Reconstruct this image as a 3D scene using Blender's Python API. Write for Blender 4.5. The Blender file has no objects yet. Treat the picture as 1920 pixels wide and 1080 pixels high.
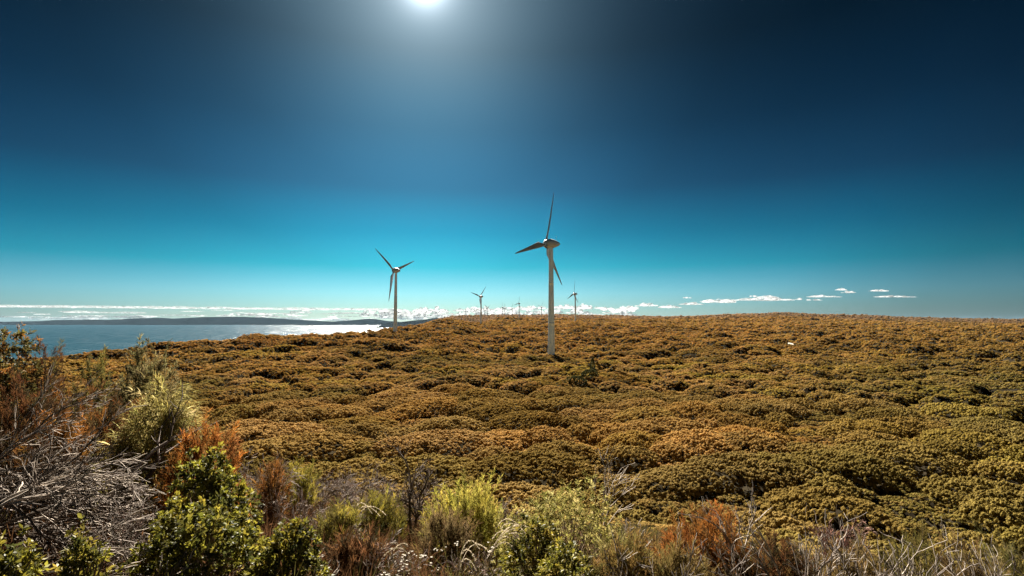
import bpy, math, random
import numpy as np
from mathutils import Vector, Matrix, Euler

random.seed(7)
RS = np.random.RandomState(11)
R = math.radians
S = bpy.context.scene
C = S.collection

# ------------------------------------------------------------------ camera, sky, sun, exposure
F = 1000.0                      # focal length in pixels of the 1920 wide photograph
HOR = 602.0                     # eye level in the photograph
PITCH = math.atan((HOR - 540) / F)
cam_d = bpy.data.cameras.new('camera')
cam_d.sensor_width = 36.0
cam_d.lens = 36.0 * F / 1920.0
cam_d.clip_start = 0.1
cam_d.clip_end = 120000.0
cam = bpy.data.objects.new('camera', cam_d)
C.objects.link(cam)
cam.location = (0, 0, 0)
cam.rotation_euler = (math.pi / 2 + PITCH, 0, 0)
S.camera = cam


def ray(px, py):
    """direction (x, y, z) with y = 1 of a pixel of the photograph, for measuring positions on it"""
    a, b = (px - 960) / F, (540 - py) / F
    y = math.cos(PITCH) - b * math.sin(PITCH)
    z = math.sin(PITCH) + b * math.cos(PITCH)
    return a / y, z / y


def at(px, py, Y):
    a, z = ray(px, py)
    return Vector((a * Y, Y, z * Y))


sa, sz = ray(797, -38)
SUN = Vector((sa, 1, sz)).normalized()
SUN_EL = math.asin(SUN.z)
SUN_AZ = math.atan2(SUN.x, SUN.y)

world = bpy.data.worlds.new("World")
S.world = world
world.use_nodes = True
nt = world.node_tree
nt.nodes.clear()


def nd(tree, typ, **kw):
    n = tree.nodes.new(typ)
    for k, v in kw.items():
        setattr(n, k, v)
    return n


def mathn(tree, op, a, b=None, c=None):
    n = nd(tree, 'ShaderNodeMath', operation=op)
    for i, v in enumerate((a, b, c)):
        if v is None:
            continue
        if isinstance(v, (int, float)):
            n.inputs[i].default_value = v
        else:
            tree.links.new(v, n.inputs[i])
    return n.outputs[0]


def ramp(tree, fac, pts, interp='EASE'):
    n = nd(tree, 'ShaderNodeValToRGB')
    n.color_ramp.interpolation = interp
    el = n.color_ramp.elements
    while len(el) < len(pts):
        el.new(0.5)
    for e, (p, c) in zip(el, pts):
        e.position = p
        e.color = (c[0], c[1], c[2], 1) if not isinstance(c, (int, float)) else (c, c, c, 1)
    tree.links.new(fac, n.inputs[0])
    return n.outputs[0]


def mixc(tree, typ, fac, a, b):
    n = nd(tree, 'ShaderNodeMix', data_type='RGBA', blend_type=typ)
    for i, v in ((0, fac), (6, a), (7, b)):
        if isinstance(v, (int, float)):
            n.inputs[i].default_value = v
        elif isinstance(v, tuple):
            n.inputs[i].default_value = (v[0], v[1], v[2], 1)
        else:
            tree.links.new(v, n.inputs[i])
    return n.outputs[2]


sky = nd(nt, 'ShaderNodeTexSky', sky_type='NISHITA')
sky.sun_disc = False
sky.sun_elevation = SUN_EL
sky.sun_rotation = SUN_AZ
sky.altitude = 80
sky.air_density = 1.0
sky.dust_density = 0.6
sky.ozone_density = 1.6
tc = nd(nt, 'ShaderNodeTexCoord')
sep = nd(nt, 'ShaderNodeSeparateXYZ')
nt.links.new(tc.outputs['Generated'], sep.inputs[0])
elev = mathn(nt, 'MAXIMUM', sep.outputs[2], 0.0)
dot = nd(nt, 'ShaderNodeVectorMath', operation='DOT_PRODUCT')
nt.links.new(tc.outputs['Generated'], dot.inputs[0])
dot.inputs[1].default_value = SUN
ang = mathn(nt, 'DIVIDE', mathn(nt, 'ARCCOSINE', mathn(nt, 'MINIMUM', dot.outputs['Value'], 0.99999)), math.pi)
# deep polarised blue overhead, turquoise towards the horizon
tint = ramp(nt, elev, [(0.0, (0.0608, 0.0965, 0.1358)), (0.05, (0.0397, 0.0948, 0.1335)), (0.10, (0.0073, 0.0653, 0.0865)), (0.16, (0.0036, 0.0405, 0.0571)),
                       (0.24, (0.0039, 0.0192, 0.0294)), (0.34, (0.0021, 0.0105, 0.0160)), (0.46, (0.0010, 0.0050, 0.0072)), (1.0, (0.0007, 0.0039, 0.0057))], 'LINEAR')
fall = ramp(nt, ang, [(0.0, 4.2), (0.06, 3.3), (0.11, 1.95), (0.16, 1.22), (0.20, 1.04), (0.25, 0.94), (0.30, 0.64), (0.36, 0.50), (0.5, 0.5), (0.75, 1.0), (1.0, 1.2)], 'LINEAR')
col = mixc(nt, 'MULTIPLY', 1.0, mixc(nt, 'MULTIPLY', 1.0, sky.outputs[0], tint), fall)
# glare of the sun in the air round it
g1 = mathn(nt, 'MULTIPLY', mathn(nt, 'EXPONENT', mathn(nt, 'MULTIPLY', ang, -230.0)), 13.0)
g2 = mathn(nt, 'MULTIPLY', mathn(nt, 'EXPONENT', mathn(nt, 'MULTIPLY', ang, -36.0)), 1.3)
glow = mixc(nt, 'MULTIPLY', 1.0, mathn(nt, 'ADD', g1, g2), (0.82, 0.92, 1.0))
col = mixc(nt, 'ADD', 1.0, col, glow)
bg = nd(nt, 'ShaderNodeBackground')
bg.inputs[1].default_value = 0.10
nt.links.new(col, bg.inputs[0])
wo = nd(nt, 'ShaderNodeOutputWorld')
nt.links.new(bg.outputs[0], wo.inputs[0])

sun_d = bpy.data.lights.new('sun', 'SUN')
sun_d.energy = 5.0
sun_d.angle = R(0.53)
sun_d.color = (1.0, 0.93, 0.82)
sun = bpy.data.objects.new('sun', sun_d)
C.objects.link(sun)
sun.rotation_euler = (-SUN).to_track_quat('-Z', 'Y').to_euler()

S.view_settings.view_transform = 'Standard'
S.view_settings.look = 'None'
S.view_settings.exposure = 2.55
S.view_settings.gamma = 1.0
S.view_settings.use_curve_mapping = False
S.cycles.max_bounces = 8
S.cycles.diffuse_bounces = 5
S.cycles.transparent_max_bounces = 8
S.cycles.volume_bounces = 0
S.cycles.sample_clamp_indirect = 6.0
S.cycles.use_denoising = True
S.cycles.denoising_input_passes = 'RGB_ALBEDO_NORMAL'
S.cycles.denoising_prefilter = 'ACCURATE'

# ------------------------------------------------------------------ helpers


def tag(o, label=None, cat=None, group=None, kind=None):
    if label: o['label'] = label
    if cat: o['category'] = cat
    if group: o['group'] = group
    if kind: o['kind'] = kind
    return o


def link(name, data, parent=None, mat=None):
    o = bpy.data.objects.new(name, data)
    C.objects.link(o)
    if parent is not None:
        o.parent = parent
    if mat is not None and data is not None and hasattr(data, 'materials') and not data.materials:
        data.materials.append(mat)
    return o


def empty(name, loc, label, cat, group=None, rz=0.0):
    o = bpy.data.objects.new(name, None)
    C.objects.link(o)
    o.empty_display_size = 0.3
    o.location = loc
    o.rotation_euler = (0, 0, rz)
    return tag(o, label, cat, group)


def mesh(name, v, f, mat=None, tint=None, smooth=False):
    """v (n,3) floats; f (m,k) ints, all faces with k corners; tint (n,3) vertex albedo"""
    v = np.asarray(v, np.float32); f = np.asarray(f, np.int32)
    me = bpy.data.meshes.new(name)
    m, k = f.shape
    me.vertices.add(len(v)); me.vertices.foreach_set('co', v.ravel())
    me.loops.add(m * k); me.loops.foreach_set('vertex_index', f.ravel())
    me.polygons.add(m)
    me.polygons.foreach_set('loop_start', np.arange(0, m * k, k, dtype=np.int32))
    if smooth:
        me.polygons.foreach_set('use_smooth', np.ones(m, bool))
    me.update(calc_edges=True)
    if tint is not None:
        a = me.attributes.new('tint', 'FLOAT_COLOR', 'POINT')
        t = np.ones((len(v), 4), np.float32); t[:, :3] = tint
        a.data.foreach_set('color', t.ravel())
    if mat is not None:
        me.materials.append(mat)
    return me


class Bag:
    """collects vertices and triangles/quads (quads kept as quads, triangles as degenerate-free separate lists)"""
    def __init__(self):
        self.v = []; self.f = []; self.t = []; self.n = 0

    def add(self, v, f, t):
        v = np.asarray(v, float).reshape(-1, 3); f = np.asarray(f, int)
        t = np.broadcast_to(np.asarray(t, float), v.shape)
        self.v.append(v); self.f.append(f + self.n); self.t.append(t); self.n += len(v)

    def build(self, name, mat, smooth=False):
        return mesh(name, np.concatenate(self.v), np.concatenate(self.f), mat, np.concatenate(self.t), smooth)


def unit(a):
    return a / np.maximum(np.linalg.norm(a, axis=-1, keepdims=True), 1e-9)


def leaves(bag, P, D, L, W, tints, rs, fold=0.25, face=None):
    """one folded rhombus (a quad) per leaf: P base, D direction, L length, W width"""
    n = len(P)
    D = unit(D)
    A = unit(np.cross(D, unit(rs.normal(size=(n, 3))) if face is None else face + rs.normal(size=(n, 3)) * 0.3))
    N = np.cross(A, D)
    L = np.broadcast_to(L, n)[:, None]; W = np.broadcast_to(W, n)[:, None]
    mid = P + D * L * 0.5 + N * W * fold
    v = np.stack([P, mid + A * W * 0.5, P + D * L, mid - A * W * 0.5], 1).reshape(-1, 3)
    f = np.arange(4 * n).reshape(n, 4)
    bag.add(v, f, np.repeat(tints, 4, 0))


def blades(bag, P, D, L, W, tints, rs, droop=0.6, seg=3):
    """strap leaves that bend down along their length; seg quads each"""
    n = len(P)
    D = unit(D).copy()
    A = unit(np.cross(D, np.array([0, 0, 1.0]) + rs.normal(size=(n, 3)) * 0.35))
    L = np.broadcast_to(L, n)[:, None]; W = np.broadcast_to(W, n)[:, None]
    rows = []; p = P.copy(); d = D
    for i in range(seg + 1):
        w = W * (0.5 if i == 0 else 0.5 * (1 - (i / seg) ** 2 * 0.92))
        rows.append(p + A * w); rows.append(p - A * w)
        d = unit(d + np.array([0, 0, -1.0]) * droop / seg)
        p = p + d * L / seg
    v = np.stack(rows, 1).reshape(-1, 3)
    k = 2 * (seg + 1)
    f = np.concatenate([np.stack([np.arange(n) * k + 2 * i, np.arange(n) * k + 2 * i + 1,
                                  np.arange(n) * k + 2 * i + 3, np.arange(n) * k + 2 * i + 2], 1) for i in range(seg)])
    bag.add(v, f, np.repeat(tints, k, 0))


def tube(bag, pts, rad, sides, t):
    pts = np.asarray(pts, float); rad = np.asarray(rad, float)
    n = len(pts)
    d = np.gradient(pts, axis=0); d = unit(d)
    ref = np.array([0.13, 0.31, 0.94])
    a = unit(np.cross(d, ref)); b = np.cross(d, a)
    th = np.arange(sides) * 2 * math.pi / sides
    ring = (a[:, None, :] * np.cos(th)[None, :, None] + b[:, None, :] * np.sin(th)[None, :, None]) * rad[:, None, None]
    v = (pts[:, None, :] + ring).reshape(-1, 3)
    i = np.arange(n - 1)[:, None] * sides; j = np.arange(sides)[None, :]; j2 = (j + 1) % sides
    f = np.stack([i + j, i + j2, i + sides + j2, i + sides + j], -1).reshape(-1, 4)
    bag.add(v, f, t)


def lathe(profile, sides=24, axis='z'):
    """profile [(radius, height)] -> verts, quads"""
    th = np.arange(sides) * 2 * math.pi / sides
    v = np.array([[r * math.cos(t), r * math.sin(t), h] for r, h in profile for t in th])
    f = []
    for i in range(len(profile) - 1):
        for j in range(sides):
            j2 = (j + 1) % sides
            f.append((i * sides + j, i * sides + j2, (i + 1) * sides + j2, (i + 1) * sides + j))
    return v, f


def hsh(ix, iy, s):
    h = (ix.astype(np.int64) * 374761393 + iy.astype(np.int64) * 668265263 + s * 1442695041) & 0xFFFFFFFF
    h = ((h ^ (h >> 13)) * 1274126177) & 0xFFFFFFFF
    h = ((h ^ (h >> 16)) * 2246822519) & 0xFFFFFFFF
    return ((h ^ (h >> 15)) & 0xFFFFFF) / float(0x1000000)


def noise(x, y, scale, s):
    x = x / scale; y = y / scale
    ix = np.floor(x); iy = np.floor(y)
    fx = x - ix; fy = y - iy
    fx = fx * fx * (3 - 2 * fx); fy = fy * fy * (3 - 2 * fy)
    a = hsh(ix, iy, s); b = hsh(ix + 1, iy, s); c = hsh(ix, iy + 1, s); d = hsh(ix + 1, iy + 1, s)
    return ((a + (b - a) * fx) * (1 - fy) + (c + (d - c) * fx) * fy) * 2 - 1


def fbm(x, y, scale, s, o=3):
    r = 0; a = 1; t = 0
    for i in range(o):
        r = r + noise(x, y, scale, s + i * 17) * a; t += a
        a *= 0.5; scale *= 0.47
    return r / t


# ------------------------------------------------------------------ the lie of the land
# canopy height over the eye level along lines of sight: column of the photograph -> (metres away, height)
COLS = {
    -700: [(60, -22), (150, -28), (260, -45), (420, -88), (5000, -95)],
    120: [(60, -21), (150, -21), (300, -19.5), (400, -36), (600, -88), (5000, -95)],
    215: [(60, -21), (150, -21), (330, -19.6), (430, -36), (650, -88), (5000, -95)],
    300: [(60, -21), (180, -20.5), (360, -17.0), (480, -36), (720, -88), (5000, -95)],
    400: [(60, -21), (200, -20.5), (420, -14.6), (560, -34), (820, -88), (5000, -95)],
    480: [(60, -21), (200, -20.0), (450, -12.6), (600, -34), (860, -88), (5000, -95)],
    640: [(60, -21), (200, -20.5), (400, -15.0), (540, -12.4), (700, -30), (950, -88), (5000, -95)],
    720: [(60, -21), (200, -20.8), (400, -15.8), (550, -13.2), (640, -11.0), (800, -26), (1200, -88), (5000, -95)],
    760: [(60, -21), (200, -20.8), (400, -15.8), (550, -12.4), (720, -6.5), (880, -18), (1300, -88), (5000, -95)],
    800: [(60, -21), (300, -18.5), (600, -11), (900, -2.2), (1100, -14), (1500, -60), (2500, -40), (3600, -8), (4200, -30), (5000, -95)],
    830: [(60, -21), (300, -19), (600, -11), (960, 1.0), (1250, -10), (2000, -14), (3300, 17), (4200, 10), (5000, -95)],
    853: [(60, -21), (300, -19), (600, -11), (1000, 4.0), (1300, -8), (2000, -14), (3300, 31), (4200, 22), (5000, -95)],
    880: [(60, -21), (300, -19.5), (600, -14), (1050, -5), (1300, -5), (2000, -16), (3300, 35), (4200, 25), (5000, -95)],
    905: [(60, -21), (308, -20), (700, -15), (1160, -9.5), (1500, -7.5), (2000, -14), (3300, 35), (4200, 25), (5000, -95)],
    933: [(60, -21), (308, -20), (600, -15), (1160, -6), (1500, 9.0), (1900, -2), (3300, 36), (4200, 30), (5000, -95)],
    965: [(60, -21), (308, -20), (600, -15), (1200, -4), (1500, 5.5), (1900, -2), (3300, 37), (4200, 30), (5000, -95)],
    1078: [(60, -21), (308, -20.4), (600, -15), (1200, -3.6), (1500, 3.0), (1900, -2), (3300, 38), (4200, 32), (5000, -95)],
    1260: [(60, -21), (300, -20.5), (700, -14), (1200, -5), (1600, 2), (2500, 16), (3200, 20), (4200, 10), (5000, -95)],
    1450: [(60, -21), (300, -20.5), (700, -15), (1200, -6), (1900, 18), (2500, 36), (3200, 34), (4200, 10), (5000, -95)],
    1560: [(60, -21), (300, -20.5), (700, -15), (1200, -7), (1900, 14), (2500, 29), (3200, 28), (4200, 8), (5000, -95)],
    1700: [(60, -21), (300, -20.5), (700, -16), (1200, -9), (1900, 4), (2500, 16), (3200, 14), (4200, 0), (5000, -95)],
    1880: [(60, -21), (300, -20.5), (700, -17), (1200, -11), (1900, -3), (2600, 5), (3200, 3), (4200, -8), (5000, -95)],
    2600: [(60, -21), (300, -21), (700, -18), (1200, -14), (1900, -8), (2600, -3), (3200, -5), (4200, -12), (5000, -95)],
}
CK = sorted(COLS)
LY = np.linspace(math.log(60), math.log(5000), 260)
UG = np.arange(-700, 2601, 5.0)
_tab = np.array([np.interp(LY, [math.log(a) for a, b in COLS[u]], [b for a, b in COLS[u]]) for u in CK])
_k = np.exp(-0.5 * (np.arange(-6, 7) / 2.2) ** 2); _k /= _k.sum()
_tab = np.array([np.convolve(np.pad(r, 6, mode='edge'), _k, 'valid') for r in _tab])
TAB = np.array([np.interp(UG, CK, _tab[:, j]) for j in range(len(LY))]).T
_k2 = np.exp(-0.5 * (np.arange(-8, 9) / 1.8) ** 2); _k2 /= _k2.sum()
TAB = np.array([np.convolve(np.pad(TAB[:, j], 8, mode='edge'), _k2, 'valid') for j in range(len(LY))]).T
COVER = 2.2                    # the ground lies about this far under the scrub's canopy


def sstep(a, b, x):
    t = np.clip((x - a) / (b - a), 0, 1)
    return t * t * (3 - 2 * t)


def T(x, y):
    """bare ground under the scrub"""
    x = np.asarray(x, float); y = np.asarray(y, float)
    r = np.hypot(x, y)
    az = np.clip(np.arctan2(x, y), -R(60), R(60))
    Y = r * np.cos(az)
    u = 960 + F * np.tan(az)
    fu = np.clip((u - UG[0]) / 5.0, 0, len(UG) - 1.001)
    fy = np.clip((np.log(np.maximum(Y, 60.0)) - LY[0]) / (LY[1] - LY[0]), 0, len(LY) - 1.001)
    iu = fu.astype(int); iy = fy.astype(int); fu = fu - iu; fy = fy - iy
    z = (TAB[iu, iy] * (1 - fu) * (1 - fy) + TAB[iu + 1, iy] * fu * (1 - fy) + TAB[iu, iy + 1] * (1 - fu) * fy + TAB[iu + 1, iy + 1] * fu * fy)
    z = z - COVER
    z = z + fbm(x, y, 70.0, 5) * 1.3 * sstep(60, 200, r) + fbm(x, y, 260.0, 9) * 2.5 * sstep(300, 800, r)
    # the knoll the camera stands on; it runs on further to the left
    kc = np.interp(r, [0, 3, 7, 14, 24, 38, 52, 66], [-1.75, -2.3, -3.5, -5.8, -9.2, -14.5, -19.5, -23.5])
    kl = np.interp(r, [0, 3, 7, 13, 19, 30, 45, 66], [-1.75, -1.9, -2.2, -2.9, -5.0, -11.5, -19.0, -23.5])
    lw = sstep(-0.15, 0.85, -x / np.maximum(np.abs(y) + 1.5, 1))
    k = kc * (1 - lw) + kl * lw + fbm(x, y, 5.0, 3) * 0.18
    w = sstep(38, 75, r)
    return k * (1 - w) + z * w


NEAR = 170.0                   # within this the domes of scrub are objects of their own
DVAR = [(7.2, 2.5), (3.4, 1.8), (5.2, 2.1), (8.2, 2.6), (4.0, 2.4), (6.2, 1.7), (4.8, 2.8), (2.8, 1.5)]
DCELL = 9.5
DROT = 0.70


def dome_h(x, y, near=None):
    """canopy domes; near: only those inside (True) or outside (False) NEAR"""
    c, s = math.cos(DROT), math.sin(DROT)
    X = (x * c + y * s) / 1.25; Yv = -x * s + y * c
    ix = np.floor(X / DCELL); iy = np.floor(Yv / DCELL)
    h = np.zeros_like(X)
    DR = np.array([a for a, b in DVAR]); DH = np.array([b for a, b in DVAR])
    for dx in (-1, 0, 1):
        for dy in (-1, 0, 1):
            jx, jy = ix + dx, iy + dy
            cx = (jx + 0.5 + (hsh(jx, jy, 1) - .5) * 0.85) * DCELL; cy = (jy + 0.5 + (hsh(jx, jy, 2) - .5) * 0.85) * DCELL
            v = (hsh(jx, jy, 3) * 8).astype(int)
            q = ((X - cx) ** 2 + (Yv - cy) ** 2) / DR[v] ** 2
            val = DH[v] * np.maximum(1 - q ** 1.4, 0) ** 0.5
            if near is not None:
                wx = cx * 1.25 * c - cy * s; wy = cx * 1.25 * s + cy * c
                ins = np.hypot(wx, wy) < NEAR
                val = np.where(ins == near, val, 0)
            h = np.maximum(h, val)
    return h


def knob_h(x, y, cell, s, r0, r1, h0, h1):
    ix = np.floor(x / cell); iy = np.floor(y / cell)
    h = np.zeros_like(x)
    for dx in (-1, 0, 1):
        for dy in (-1, 0, 1):
            jx, jy = ix + dx, iy + dy
            cx = (jx + 0.5 + (hsh(jx, jy, s) - .5) * 0.9) * cell; cy = (jy + 0.5 + (hsh(jx, jy, s + 1) - .5) * 0.9) * cell
            rr = r0 + (r1 - r0) * hsh(jx, jy, s + 2); hh = h0 + (h1 - h0) * hsh(jx, jy, s + 3)
            q = ((x - cx) ** 2 + (y - cy) ** 2) / rr ** 2
            h = np.maximum(h, hh * np.sqrt(np.maximum(1 - q, 0)))
    return h


def canopy(x, y):
    """height of the scrub over the bare ground, without the domes that are objects"""
    r = np.hypot(x, y)
    far = sstep(250, 900, r)
    h = dome_h(x, y, False) * (1.1 + 0.3 * far) + knob_h(x, y, 3.6, 21, 1.5, 2.7, 0.3, 1.4) * 0.8
    mid = sstep(170, 420, r)
    ca, sa_ = math.cos(0.9), math.sin(0.9)
    h = h + mid * knob_h((x * ca + y * sa_) / 1.75, -x * sa_ + y * ca, 22.0, 41, 6, 16, 0.4, 5.6) - 2.0 * mid
    h = h + sstep(900, 1800, r) * (knob_h(x / 1.5, y, 80.0, 47, 28, 55, 1, 8.0) - 4.0)
    return h * sstep(16, 34, r) * (1 - 0.0)


# ------------------------------------------------------------------ materials
def new_mat(name):
    m = bpy.data.materials.new(name)
    m.use_nodes = True
    m.node_tree.nodes.clear()
    o = nd(m.node_tree, 'ShaderNodeOutputMaterial')
    return m, m.node_tree, o


def leaf_mat(name, source, transl=0.38, gloss=0.0, rough=0.45):
    """source: 'mesh' = vertex albedo, 'object' = vertex albedo times object colour, 'instance' = vertex times instance albedo"""
    m, t, o = new_mat(name)
    at_ = nd(t, 'ShaderNodeAttribute', attribute_name='tint')
    c = at_.outputs['Color']
    if source == 'instance':
        b = nd(t, 'ShaderNodeAttribute', attribute_name='albedo', attribute_type='INSTANCER')
        c = mixc(t, 'MULTIPLY', 1.0, c, b.outputs['Color'])
    elif source == 'object':
        b = nd(t, 'ShaderNodeObjectInfo')
        c = mixc(t, 'MULTIPLY', 1.0, c, b.outputs['Color'])
    df = nd(t, 'ShaderNodeBsdfDiffuse'); tr = nd(t, 'ShaderNodeBsdfTranslucent')
    t.links.new(c, df.inputs[0]); t.links.new(c, tr.inputs[0])
    mx = nd(t, 'ShaderNodeMixShader'); mx.inputs[0].default_value = transl
    t.links.new(df.outputs[0], mx.inputs[1]); t.links.new(tr.outputs[0], mx.inputs[2])
    out = mx.outputs[0]
    if gloss > 0:
        gl = nd(t, 'ShaderNodeBsdfGlossy'); gl.inputs['Roughness'].default_value = rough
        gl.inputs[0].default_value = (0.9, 0.9, 0.85, 1)
        m2 = nd(t, 'ShaderNodeMixShader'); m2.inputs[0].default_value = gloss
        t.links.new(out, m2.inputs[1]); t.links.new(gl.outputs[0], m2.inputs[2])
        out = m2.outputs[0]
    t.links.new(out, o.inputs[0])
    return m


def pbr(name, color, rough=0.6, noise_scale=None, noise_amt=0.3, bump=0.0, obj_tint=False, vert=False):
    m, t, o = new_mat(name)
    p = nd(t, 'ShaderNodeBsdfPrincipled')
    p.inputs['Roughness'].default_value = rough
    if rough > 0.75: p.inputs['Specular IOR Level'].default_value = 0.0
    p.inputs['Base Color'].default_value = (*color, 1)
    c = None
    if vert:
        c = nd(t, 'ShaderNodeAttribute', attribute_name='tint').outputs['Color']
    if noise_scale:
        tcn = nd(t, 'ShaderNodeTexCoord')
        n = nd(t, 'ShaderNodeTexNoise'); n.inputs['Scale'].default_value = noise_scale; n.inputs['Detail'].default_value = 6
        t.links.new(tcn.outputs['Object'], n.inputs['Vector'])
        k = ramp(t, n.outputs['Fac'], [(0.3, 1 - noise_amt), (0.7, 1 + noise_amt)], 'LINEAR')
        c = mixc(t, 'MULTIPLY', 1.0, c if c is not None else (*color,), k)
        if bump:
            b = nd(t, 'ShaderNodeBump'); b.inputs['Strength'].default_value = bump; b.inputs['Distance'].default_value = 0.15 / noise_scale
            t.links.new(n.outputs['Fac'], b.inputs['Height']); t.links.new(b.outputs[0], p.inputs['Normal'])
    if c is not None:
        t.links.new(c, p.inputs['Base Color'])
    t.links.new(p.outputs[0], o.inputs[0])
    return m


M_INST = leaf_mat('scrub_leaves', 'instance', 0.34)
M_DOME = leaf_mat('dome_leaves', 'object', 0.34)
M_LEAF = leaf_mat('leaves', 'mesh', 0.45)
M_GLOSSLEAF = leaf_mat('waxy_leaves', 'mesh', 0.40, 0.025, 0.55)
M_WOOD = pbr('weathered_wood', (0.4, 0.36, 0.32), 0.8, 9.0, 0.35, vert=True)
M_SOIL = pbr('scrub_floor', (0.020, 0.016, 0.010), 0.95, 0.35, 0.5, 0.4)
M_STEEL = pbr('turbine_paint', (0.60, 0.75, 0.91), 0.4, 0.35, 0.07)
M_BLADE = pbr('blade_gelcoat', (0.24, 0.255, 0.265), 0.4, 0.5, 0.08)
M_NACELLE = pbr('nacelle_paint', (0.36, 0.40, 0.42), 0.45, 0.5, 0.1)
M_DARK = pbr('dark_vent', (0.02, 0.02, 0.022), 0.6)
M_SAND = pbr('pale_sand', (0.62, 0.55, 0.44), 0.95, 0.6, 0.2, 0.2)
M_HILL = pbr('far_scrub', (0.009, 0.011, 0.012), 0.95, 0.004, 0.4)

# ------------------------------------------------------------------ ground
azs = np.concatenate([np.linspace(R(-110), R(-60), 24)[:-1], np.linspace(R(-60), R(60), 620), np.linspace(R(60), R(110), 24)[1:]])
rs_ = np.concatenate([np.linspace(0.0, 6.0, 18)[:-1], np.exp(np.linspace(math.log(6), math.log(5200), 560))])
AZ, RR = np.meshgrid(azs, rs_)
GX = RR * np.sin(AZ); GY = RR * np.cos(AZ)
GZ = T(GX, GY) + canopy(GX, GY) - 0.35 * sstep(30, 60, RR)
nr, na = AZ.shape
ii = (np.arange(nr - 1)[:, None] * na + np.arange(na - 1)[None, :])
gf = np.stack([ii, ii + 1, ii + na + 1, ii + na], -1).reshape(-1, 4)
gm = mesh('ground', np.stack([GX, GY, GZ], -1).reshape(-1, 3), gf, M_SOIL, smooth=True)
tag(link('ground', gm), kind='structure', label='rolling coastal ground under the heath scrub')

# ------------------------------------------------------------------ scrub: clumps
GOLD = np.array([0.37, 0.205, 0.052]); TAN = np.array([0.39, 0.245, 0.105]); OLIVE = np.array([0.150, 0.126, 0.034])
RUST = np.array([0.27, 0.110, 0.028]); LIME = np.array([0.31, 0.255, 0.042]); ORANGE = np.array([0.29, 0.148, 0.036])
MAUVE_TAN = np.array([0.28, 0.175, 0.10]); DARKG = np.array([0.070, 0.075, 0.028])


def clump(bag, ctr, axis, rad, rs, t, nl=22, core=True):
    """a tuft: a lumpy little core dome under a shell of small leaves"""
    axis = axis / np.linalg.norm(axis)
    a = np.cross(axis, [0.3, 0.8, 0.1]); a /= np.linalg.norm(a); b = np.cross(axis, a)
    M = np.stack([a, b, axis], 0)
    if core:
        k = 6
        vs = []; fs = []
        for ir, (rr, hh) in enumerate(((0.95, -0.35), (0.85, 0.25), (0.42, 0.62))):
            for j in range(k):
                th = (j + 0.5 * ir) * 2 * math.pi / k
                w = rr * (1 + rs.uniform(-.2, .2))
                vs.append((w * math.cos(th) * .8, w * math.sin(th) * .8, hh + rs.uniform(-.08, .08)))
        for ir in range(2):
            for j in range(k):
                fs.append((ir * k + j, ir * k + (j + 1) % k, (ir + 1) * k + (j + 1) % k, (ir + 1) * k + j))
        fs.append((12, 13, 14, 15)); fs.append((12, 15, 16, 17))
        bag.add(ctr + (np.array(vs) * rad) @ M, fs, t * 0.85)
    d = rs.normal(size=(nl, 3)); d[:, 2] = np.abs(d[:, 2]) * 0.9 + 0.05; d = unit(d)
    P = d * rad * rs.uniform(0.62, 0.95, (nl, 1)) * np.array([0.95, 0.95, 0.8])
    tg = unit(np.cross(d, rs.normal(size=(nl, 3))))
    D = unit(tg + d * rs.uniform(0.1, 0.7, (nl, 1)))
    tt = t * rs.uniform(0.78, 1.25, (nl, 1))
    leaves(bag, ctr + P @ M, D @ M, rad * rs.uniform(0.34, 0.6, nl), rad * rs.uniform(0.24, 0.40, nl), tt, rs, 0.2, d @ M)


def scrub_proto(i):
    rs = np.random.RandomState(100 + i)
    b = Bag()
    clump(b, np.zeros(3), np.array([0, 0, 1.0]), 0.62, rs, np.ones(3), 16)
    for k in range(5):
        th = rs.uniform(0, 6.28); r = rs.uniform(.3, .6)
        clump(b, np.array([r * math.cos(th), r * math.sin(th), rs.uniform(-.2, .12)]), np.array([.5 * math.cos(th), .5 * math.sin(th), 1]),
              rs.uniform(.26, .44), rs, np.ones(3) * rs.uniform(.8, 1.15), 10)
    return b.build('scrub_clump', M_INST)


protos = []
for i in range(6):
    o = bpy.data.objects.new('scrub_clump', scrub_proto(i))      # source shapes for the scattered scrub; never linked to the scene themselves
    protos.append(o)


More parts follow.
